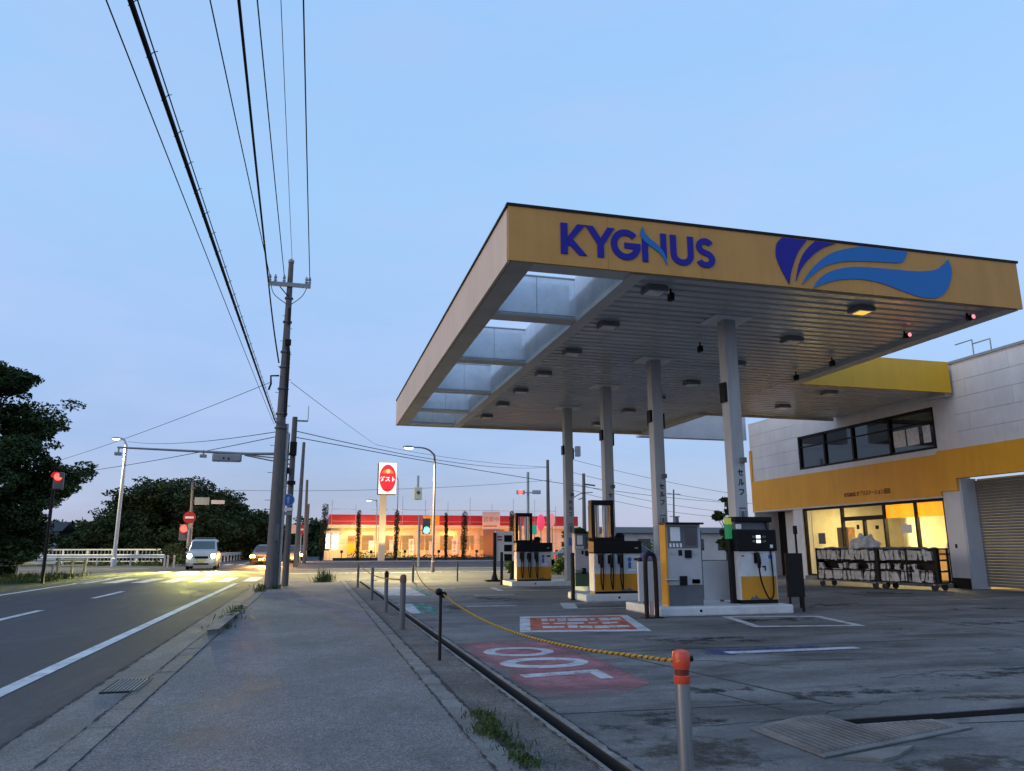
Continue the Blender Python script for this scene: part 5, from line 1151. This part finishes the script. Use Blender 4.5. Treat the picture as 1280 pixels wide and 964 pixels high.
# building right behind kiosks: long low pale wall with dark roof edge
p0, p1 = P(800, 700, Y=62), P(916, 663, Y=62)
t = thing('long_low_building', 'long low pale building with dark eave seen between the right columns', 'building', ((p0.x+p1.x)/2, 65, 0))
MB().box(p0.x-2, p1.x+3, 62.3, 70, 0, p1.z-.25).build('wall', mat('pale stucco', (.5, .46, .42), .8, var=.2, scale=.8), t); MB().prism([(61.9, p1.z-.25), (70.4, p1.z-.25), (66, p1.z+.35)], p0.x-2.4, p1.x+3.4, 'x').build('roof', mat('dark roof', (.08, .07, .065), .8), t)
for x in np.arange(p0.x, p1.x, 2.6): MB().box(x, x+1.2, 62.28, 62.295, .9, 1.9).build('window', 'glassdark', t)
# ------------------------------------------------------------------ trees
def tree(x, y, h, crad, seed, label, m='leaf', leaf=.16, nleaf=240, clumps=26, trunk_r=.2, low=.25, group=None, squash=1.0, top=None):
    rg = random.Random(seed); t = thing('tree', label, 'tree', (x, y, 0), group)
    b = MB(); ht = h*.55
    b.tube([(x, y, -.1), (x+rg.uniform(-.1, .1), y, h*.2), (x+rg.uniform(-.2, .2), y+.1, h*.45), (x+rg.uniform(-.3, .3), y, h*.72)], [trunk_r*1.2, trunk_r, trunk_r*.65, trunk_r*.2], 9)
    v, f = [], []
    for k in range(clumps):
        u = rg.random(); z = h*(low+(1-low)*u); prof = math.sin(math.pi*min(.97, (.16+u*.80)))**.7
        a = rg.uniform(0, 2*math.pi); rr = crad*prof*math.sqrt(rg.uniform(.15, 1))
        c = (x+rr*math.cos(a), y+rr*math.sin(a), min(z, h*.96)); s = crad*rg.uniform(.2, .36)
        b.tube(smooth_path([(x, y, z*.6), (x+rr*.4*math.cos(a), y+rr*.4*math.sin(a), z*.82), c], 3), [trunk_r*.32, trunk_r*.26, trunk_r*.22, trunk_r*.18, trunk_r*.12, trunk_r*.08, trunk_r*.05], 5)
        leaves(v, f, c, (s*1.15, s*1.15, s*.75*squash), nleaf, leaf, rg)
        for _ in range(5):
            a2 = rg.uniform(0, 6.28); ro = rg.uniform(.9, 1.5); leaves(v, f, (c[0]+s*ro*math.cos(a2), c[1]+s*ro*math.sin(a2), c[2]+s*rg.uniform(-.3, .8)), (s*.55, s*.55, s*.22), nleaf//10, leaf, rg)
    b.build('trunk', 'trunk', t, smooth=True); bb = MB(); bb.add(v, f); bb.build('crown', m, t); return t
tree(-12.6, 33.5, 8.2, 2.85, 31, 'big dark leafy tree at the left edge beside the guardrail', 'leaf', .082, 1150, 46, .25, .12)
tree(-14.6, 31.5, 8.2, 2.6, 32, 'dark tree cut by the left picture edge behind the big tree', 'leaf', .11, 600, 30, .22, .12)
tree(-13.4, 36.5, 5.2, 2.1, 33, 'lower bushy dark tree under the big tree at the guardrail', 'leaf', .10, 420, 26, .12, .03)
MT = [(135, 690, 650, 80, 4.4, 'low spreading tree at the left end of the far tree row'), (175, 690, 626, 82, 4.6, 'tree left of the centre of the far tree row'), (215, 690, 607, 80, 5.4, 'tallest rounded tree in the far tree row'), (255, 690, 622, 84, 5.0, 'tree right of the tallest one behind the white van'), (300, 690, 638, 86, 4.2, 'rightmost tree in the far tree row beside the road'), (325, 690, 652, 100, 3.6, 'small dark tree behind the concrete pole base')]
for i, (px, yb_, yt, Y, cr_, lb) in enumerate(MT):
    a, c = P(px, yb_, Y=Y), P(px, yt, Y=Y); tree(a.x, Y, c.z, cr_, 40+i, lb, 'leaf' if i % 2 else 'leaf2', .17, 520, 34, .28, .04, 'trees beyond the intersection')
a, c = P(386, 690, Y=110), P(386, 657, Y=110); tree(a.x, 110, c.z, 4.5, 51, 'dark tree far down the road left of the restaurant', 'leaf', .3, 200, 22, .3, .08)
a, c = P(96, 690, Y=100), P(96, 662, Y=100); tree(a.x, 100, c.z, 5, 52, 'low dark tree glimpsed between the big tree and the far tree row', 'leaf', .3, 160, 20, .3, .08)
a, c = P(50, 690, Y=100), P(50, 664, Y=100); tree(a.x, 100, c.z, 6, 55, 'low dark tree behind the red traffic light pole', 'leaf', .3, 160, 20, .3, .08)
a, c = P(909, 690, Y=48), P(909, 622, Y=48); tree(a.x, 48, c.z, .75, 53, 'narrow dark tree beside the nearest canopy column', 'leaf2', .14, 140, 18, .1, .2)
for i, (px, yt, Y, cr_, lb) in enumerate(((775, 664, 90, 1.4, 'small round tree on the skyline right of the middle pump'), (797, 664, 90, 1.2, 'small tree on the skyline just left of the second column'), (885, 660, 85, 1.8, 'bushy tree on the skyline right of the orange-sided kiosk'), (896, 662, 88, 1.3, 'smaller tree on the skyline next to the narrow dark tree'))):
    a, c = P(px, 690, Y=Y), P(px, yt, Y=Y); tree(a.x, Y, c.z, cr_, 60+i, lb, 'leaf', .2, 110, 14, .14, .25)
a = P(722, 700, Y=58); tree(a.x, 58, P(722, 662, Y=58).z, 1.2, 71, 'dark bush-like tree behind the green-based kiosk', 'leaf', .16, 140, 16, .12, .15)
def bush(x, y, h, r, seed, m, label, n=260, s=.09, name='bush'):
    rg = random.Random(seed); v, f = [], []; t = thing(name, label, 'bush', (x, y, 0))
    for k in range(9): leaves(v, f, (x+rg.uniform(-r, r)*.6, y+rg.uniform(-r, r)*.6, h*rg.uniform(.25, .8)), (r*.5, r*.5, h*.3), n//4, s, rg)
    b = MB(); b.add(v, f); b.build('foliage', m, t); b = MB()
    for k in range(6): b.tube([(x+rg.uniform(-.1, .1), y, 0), (x+rg.uniform(-r, r)*.5, y+rg.uniform(-r, r)*.5, h*.7)], .015, 5)
    b.build('stem', 'trunk', t)
a = P(212, 706, Y=57); bush(a.x, 57, 1.5, 1.4, 81, 'leaf2', 'dark rounded bush left of the white van'); a = P(229, 707, Y=55.5); bush(a.x, 55.5, 1.1, 1.0, 82, 'weed', 'lighter green bush touching the white van')
a = P(700, 715, Y=33); bush(a.x, 33, .75, .5, 83, 'hedge', 'yellow-green shrub right of the farther pump'); a = P(640, 715, Y=33); bush(a.x, 33, .8, .4, 84, 'hedge', 'yellow-green shrub behind the price board')
a = P(812, 692, Y=55); bush(a.x, 55, 1.9, 1.6, 85, 'weed', 'tall pale green shrub behind the middle pump')
# weeds
def weeds(spots, label, seed, n=80, s=.026, h=.06, rad=.06):
    rg = random.Random(seed); v, f = [], []
    for (x, y, k) in spots:
        for _ in range(int(n*k)):
            bx, by = x+rg.gauss(0, rad), y+rg.gauss(0, rad*1.6); hh = h*rg.uniform(.3, 1.2)*k; lean = Vector((rg.gauss(0, .35), rg.gauss(0, .35), 1)).normalized()
            wv = Vector((rg.gauss(0, 1), rg.gauss(0, 1), 0)).normalized()*s*.16; p = Vector((bx, by, 0)); i = len(v)
            v += [p-wv*.4, p+wv*.4, p+lean*hh*.6+wv, p+lean*hh, p+lean*hh*.6-wv]; f.append((i, i+1, i+2, i+3, i+4))
        leaves(v, f, (x, y, h*.35*k), (rad*1.2, rad*1.8, h*.4*k), int(n*k*2.2), s*.42, rg)
    b = MB(); b.add(v, f); o = b.build('weeds', 'weed'); tag(o, label, 'weeds', kind='stuff')
weeds([(P(a_, b_, Z=0).x, P(a_, b_, Z=0).y, k_) for a_, b_, k_ in ((600, 896, .9), (612, 908, 1.2), (622, 922, 1.0), (606, 918, .9), (640, 934, .8), (650, 950, .9), (662, 956, .6))], 'green weeds growing from the cracked pavement edge near the trench', 91)
weeds([(-1.30, 14.0, 1.1), (-1.32, 15.2, 1.0), (-1.35, 16.4, .8), (-1.25, 12.6, .6)], 'weeds beside the broken roadside kerb stone', 92, 40, .05, .13, .1)
weeds([(-1.4, 23.7, 1.3), (-1.0, 24.0, 1.0), (-1.35, 22.6, .9)], 'weeds at the foot of the concrete utility pole', 93, 40, .06, .16, .12)
weeds([(.42, 28.4, 1.6), (.6, 28.4, 1.2), (.25, 28.45, .9)], 'grass tuft at the far pavement corner', 94, 60, .06, .3, .12)
sp = [(rnd.uniform(-13.5, -9.2), rnd.uniform(29, 37.5), rnd.uniform(.8, 2.2)) for _ in range(90)]
weeds([s_ for s_ in sp if s_[0] > -13.5+(s_[1]-29)*.2], 'rough grass under the guardrail on the left verge', 95, 40, .06, .12, .3)
sp = [(rnd.uniform(-28, -9.5), rnd.uniform(57.2, 58.5), rnd.uniform(.8, 1.8)) for _ in range(90)]
weeds(sp, 'grass strip under the white railing across the road', 96, 22, .11, .25, .35)
# ------------------------------------------------------------------ guardrails and railing
def guardrail(pts, label, group=None):
    pts = [Vector((x, y, 0)) for x, y in pts]; t = thing('guardrail', label, 'guardrail', tuple(pts[0])); prof = [(.0, .30), (.04, .34), (.0, .40), (.0, .44), (.04, .50), (.0, .56)]
    b = MB()
    for i in range(len(pts)-1):
        d = (pts[i+1]-pts[i]).normalized(); n = Vector((d.y, -d.x, 0))
        vs = [pts[i]+n*(.06+u)+Vector((0, 0, z+.22)) for u, z in prof]+[pts[i+1]+n*(.06+u)+Vector((0, 0, z+.22)) for u, z in prof]
        vs += [v-n*.012 for v in vs]; k = len(prof)
        fs = [(j, j+1, k+j+1, k+j) for j in range(k-1)]+[(2*k+j, 3*k+j, 3*k+j+1, 2*k+j+1) for j in range(k-1)]+[(0, k, 3*k, 2*k), (k-1, 3*k-1, 4*k-1, 2*k-1)]
        b.add(vs, fs)
    b.build('rail', 'white', t)
    for i in range(len(pts)-1):
        m_ = max(1, int((pts[i+1]-pts[i]).length/2.0))
        for k in range(m_+(1 if i == len(pts)-2 else 0)):
            q = pts[i].lerp(pts[i+1], k/m_); MB().tube([(q.x, q.y, 0), (q.x, q.y, .72)], .055, 8).build('post', 'white', t)
guardrail([(-16.5, 24.5), (-12.3, 31.0), (-11.2, 34.2), (-10.6, 36.4)], 'rusty white guardrail on the near left verge under the big tree')
a0, a1 = P(40, 703, Y=59), P(200, 706, Y=54); guardrail([(a0.x-8, 60), (a0.x, 58.6), (a1.x, 55.5)], 'white guardrail in front of the railing across the intersection')
t = thing('pipe_barrier', 'short yellowish pipe barrier at the end of the near guardrail', 'barrier', (-10.2, 37, 0)); b = MB()
for x, y in ((-10.5, 36.7), (-10.1, 37.2), (-9.7, 37.6)): b.tube([(x, y, 0), (x, y, .75)], .06, 8)
b.tube([(-10.5, 36.7, .7), (-9.7, 37.6, .7)], .05, 8); b.tube([(-10.5, 36.7, .45), (-9.7, 37.6, .45)], .04, 8); b.build('pipes', mat('yellowish pipe', (.5, .45, .28), .6, dirt=.4), t)
c0, c1 = P(36, 694, Y=64), P(202, 694, Y=60)
t = thing('bridge_railing', 'white post railing behind the guardrail across the intersection', 'railing', (c0.x, 64, 0)); b = MB(); v0 = Vector((c0.x-6, 65, 0)); v1 = Vector((c1.x, 60, 0)); L_ = (v1-v0).length
b.bar(v0+Vector((0, 0, 1.08)), v1+Vector((0, 0, 1.08)), .10); b.bar(v0+Vector((0, 0, .25)), v1+Vector((0, 0, .25)), .07); b.build('rails', 'white', t)
b = MB(); 
for k in range(int(L_/.28)): q = v0.lerp(v1, k*.28/L_); b.box(q.x-.025, q.x+.025, q.y-.02, q.y+.02, .25, 1.05)
o_ = b.build('balusters', 'grey', t); o_['kind'] = 'stuff'
for k in range(10): q = v0.lerp(v1, k/9); MB().box(q.x-.06, q.x+.06, q.y-.06, q.y+.06, 0, 1.12).build('post', 'white', t)
for i, px in enumerate((209, 217)):
    a = P(px, 708, Y=52); t = thing('marker_post', ('left' if i == 0 else 'right')+' of two short white marker posts beside the bush', 'post', (a.x, 52, 0), 'short white marker posts'); MB().lathe((a.x, 52, 0), [(.05, 0), (.05, .72), (.03, .76)], 10).build('pipe', 'white', t)
    MB().lathe((a.x, 52, .55), [(.052, 0), (.052, .08)], 10).build('reflector_band', 'orange', t)
a0, a1 = P(275, 700, Y=70), P(330, 699, Y=100); guardrail([(a0.x, 68), (a1.x-.8, 96)], 'far roadside guardrail lit orange by headlights beyond the van')
# houses hidden behind trees at left: small frame
p0, p1 = P(40, 690, Y=78), P(62, 664, Y=78); t = thing('grey_shed', 'grey shed with pale window frames behind the big tree', 'shed', (p0.x, 78, 0)); MB().box(p0.x-.6, p1.x+.8, 78, 82, 0, p1.z).build('wall', 'dgrey', t); MB().prism([(77.7, p1.z), (82.3, p1.z), (80, p1.z+.9)], p0.x-.9, p1.x+1.1, 'x').build('roof', 'black', t)
for k in range(2): MB().box(p0.x+k*1.1, p0.x+k*1.1+.8, 77.97, 77.995, .9, 1.9).build('window', 'panelgrey', t)
# ------------------------------------------------------------------ vehicles
def wheel(root, x, y, r, w_=.18):
    wt = MB().lathe((x, y, r), [(r*.6, -w_/2), (r*.95, -w_/2), (r, -w_/4), (r, w_/4), (r*.95, w_/2), (r*.6, w_/2)], 20, 'x').build('wheel', 'rubber', root, smooth=True)
    MB().lathe((x, y, r), [(r*.58, -w_/2-.005), (r*.58, w_/2+.005)], 16, 'x').build('rim', 'galv', wt)
def loft(sections):
    """sections: list of (y, [(x, z)...]) half outlines mirrored; front to back"""
    b = MB(); rows = []
    for y, half in sections: rows.append([(-x, y, z) for x, z in half]+[(x, y, z) for x, z in reversed(half)])
    n = len(rows[0]); vs = [p for r in rows for p in r]; fs = []
    for i in range(len(rows)-1):
        for k in range(n): k2 = (k+1) % n; fs.append((i*n+k, i*n+k2, (i+1)*n+k2, (i+1)*n+k))
    fs.append(tuple(range(n-1, -1, -1))); fs.append(tuple((len(rows)-1)*n+k for k in range(n))); b.add(vs, fs); return b
def vehicle(label, cat, bodym, prof, W, x, y, rz, hl, r=.28, name='parked_car', hl_z=.72, glassm='glassdark', tail=False):
    # prof: list of (y, z_hood/top, roof half-width factor)
    t = thing(name, label, cat, (0, 0, 0)); w2_ = W/2; z0 = .2
    secs = [(yy, [(w2_*wf*.94, z0), (w2_*wf, z0+.18), (w2_*wf, min(zz*.55, .8)), (w2_*wf*.97, min(zz-.06, .95)), (w2_*wf*tf, zz-.05), (w2_*wf*tf*.8, zz)]) for (yy, zz, wf, tf) in prof]
    bd = loft(secs).build('body', bodym, t, bevel=.02, smooth=True); return t, bd
# white van facing the camera
VX, VY = P(250.5, 711, Y=46).x, 46.0
M['vanwhite'] = mat('van silver white paint', (.36, .375, .39), .25, .2, var=.03, spec=.7)
pr = [(0, .62, .86, .9), (.06, .88, .97, .93), (.28, 1.0, 1.0, .93), (.50, 1.08, 1, .9), (1.0, 1.60, 1, .80), (1.25, 1.68, 1, .80), (3.0, 1.70, 1, .80), (3.3, 1.62, .98, .80), (3.42, .9, .95, .95)]
t, bd = vehicle('silver-white van with headlights on coming through the intersection', 'van', 'vanwhite', pr, 1.62, VX, VY, 0, None, name='van')
def gl(vs): b = MB(); b.add(vs, [tuple(range(len(vs)))]); return b
def slab(vs, d=(0, -.012, .004)):
    n = len(vs); d = Vector(d); b = MB(); b.add([Vector(v) for v in vs]+[Vector(v)+d for v in vs], [tuple(range(n)), tuple(range(2*n-1, n-1, -1))]+[(i, (i+1) % n, n+(i+1) % n, n+i) for i in range(n)]); return b
slab([(-.64, .56, 1.13), (.64, .56, 1.13), (.58, .985, 1.56), (-.58, .985, 1.56)], (0, -.015, .012)).build('windscreen', mat('windscreen', (.06, .085, .09), .08, spec=.8), t)
for s in (-1, 1):
    slab([(s*.815, 1.0, 1.02), (s*.815, 2.9, 1.02), (s*.675, 2.85, 1.52), (s*.675, 1.25, 1.52)], (s*.012, 0, .01)).build('side_window', 'glassdark', t)
    hl = MB().box(s*.62-.15, s*.62+.15, -.03, .10, .66, .86).build('headlight', mat('headlight bezel', (.4, .42, .42), .2), t, bevel=.02)
    MB().lathe((s*.62, -.035, .76), [(.11, -.02), (.12, .02)], 14, 'y').build('lamp_glass', emis('headlight white', (.85, 1, .75), 45), hl)
    b = MB(); b.ball((s*.93, .75, 1.1), .09, .05, .11); b.tube([(s*.8, .78, 1.05), (s*.9, .76, 1.08)], .02, 6); b.build('mirror', 'black', t)
    for yy in (.62, 2.7): wheel(t, s*.72, yy, .29)
MB().box(-.62, .62, -.02, .06, .26, .40).build('bumper', 'vanwhite', t, bevel=.03); MB().box(-.36, .36, -.035, -.02, .62, .74).build('grille', 'black', t); MB().box(-.4, .4, -.03, -.02, .28, .36).build('air_intake', 'black', t)
MB().box(-.165, .165, -.055, -.04, .42, .58).build('number_plate', mat('yellow plate', (.55, .5, .15), .5), t)
b = MB(); b.box(-.5, .5, 1.6, 1.66, 1.74, 1.78); b.box(-.55, -.5, 1.6, 1.66, 1.69, 1.78); b.box(.5, .55, 1.6, 1.66, 1.69, 1.78); b.build('roof_bar', 'grey', t)
t.location = (VX, VY, -.004); t.rotation_euler = (0, 0, R_(3))
for s in (-1, 1):
    for dx, e in ((-2.6, 9000), (-.9, 16000), (.9, 16000), (2.6, 9000)): lamp('headlight beam', 'SPOT', (VX+s*.62, VY-.12, .76), e, (1, .97, .24), .06, (VX+s*.75+dx, VY-5.6, .0), 15.5, .6)
# sedans with orange lamps
def sedan(label, col, x, y, rz, front=True, lampm=None, name='parked_car'):
    pr = [(0, .58, .84, .9), (.10, .72, .95, .94), (.9, .86, 1, .92), (1.25, .92, 1, .90), (1.95, 1.36, 1, .74), (2.4, 1.42, 1, .72), (3.0, 1.36, 1, .72), (3.7, .98, 1, .9), (4.2, .93, .97, .92), (4.3, .6, .9, .95)]
    t, bd = vehicle(label, 'car', col, pr, 1.66, x, y, rz, None, name=name)
    slab([(-.66, 1.30, .96), (.66, 1.30, .96), (.56, 1.92, 1.33), (-.56, 1.92, 1.33)], (0, -.012, .015)).build('windscreen', 'glassdark', t); slab([(-.56, 3.05, 1.33), (.56, 3.05, 1.33), (.66, 3.66, 1.0), (-.66, 3.66, 1.0)], (0, .012, .015)).build('rear_window', 'glassdark', t)
    for s in (-1, 1):
        slab([(s*.82, 1.5, .95), (s*.82, 3.4, .95), (s*.64, 2.95, 1.31), (s*.64, 2.0, 1.31)], (s*.012, 0, .01)).build('side_window', 'glassdark', t)
        MB().box(s*.6-.17, s*.6+.17, -.02, .08, .52, .68).build('headlight', lampm if (lampm and front) else 'galv', t, bevel=.02); MB().box(s*.62-.15, s*.62+.15, 4.25, 4.33, .62, .80).build('tail_light', (lampm if (lampm and not front) else 'red'), t, bevel=.02)
        b = MB(); b.ball((s*.92, 1.7, 1.0), .09, .05, .07); b.build('mirror', 'black', t)
        for yy in (.85, 3.4): wheel(t, s*.74, yy, .30)
    MB().box(-.165, .165, -.03, -.015, .34, .46).build('number_plate', 'signwhite', t); MB().box(-.4, .4, -.02, -.0, .5, .6).build('grille', 'black', t)
    t.location = (x, y, 0); t.rotation_euler = (0, 0, rz); return t
og = emis('orange head lamp', (1, .46, .08), 90)
q = P(322, 708, Y=57); sedan('dark car with bright orange headlamps half hidden by the concrete pole', mat('dark car paint', (.05, .04, .04), .25, spec=.7), q.x+.2, 57, R_(-4), True, og, 'car')
lamp('car beam', 'SPOT', (q.x+.1, 56.7, .62), 9000, (1, .5, .12), .1, (q.x+.3, 51, -.0), 22, .7); lamp('car beam', 'SPOT', (q.x+.6, 56.7, .62), 9000, (1, .5, .12), .1, (q.x+1.8, 51, -.0), 26, .9); lamp('car glow', 'POINT', (q.x+.4, 56.2, .8), 900, (1, .42, .08), .1)
q = P(368, 703, Y=66); sedan('far car with orange headlamps right of the pole cluster', mat('dark blue car paint', (.04, .045, .06), .25, spec=.7), q.x, 66, R_(-2), True, og, 'car')
lamp('car glow', 'POINT', (q.x-.3, 65.2, .7), 700, (1, .45, .1), .1)
q = P(292, 701, Y=84); sedan('distant pale car with glowing lamps beyond the van', mat('pale car paint', (.5, .48, .45), .3), q.x, 84, R_(-3), True, og, 'car')
q = P(900, 713, Y=36); sedan('violet-blue car with red tail light passing behind the kiosk', mat('violet car paint', (.20, .17, .36), .22, .3, spec=.8), q.x-2.2, 36.8, R_(90-4), True, emis('red tail lamp', (1, .12, .1), 2.5), 'car')
q = P(800, 707, Y=38); sedan('dark car mostly hidden behind the middle pump', mat('black car paint', (.03, .03, .035), .25, spec=.7), q.x, 40, R_(90), True, None, 'car')
# ------------------------------------------------------------------ render settings
SC.render.engine = 'CYCLES'; SC.cycles.samples = 128; SC.cycles.use_denoising = True
SC.cycles.max_bounces = 6; SC.cycles.diffuse_bounces = 3; SC.cycles.sample_clamp_indirect = 4
SC.view_settings.view_transform = 'Standard'; SC.view_settings.look = 'None'; SC.view_settings.exposure = 0; SC.view_settings.gamma = 1
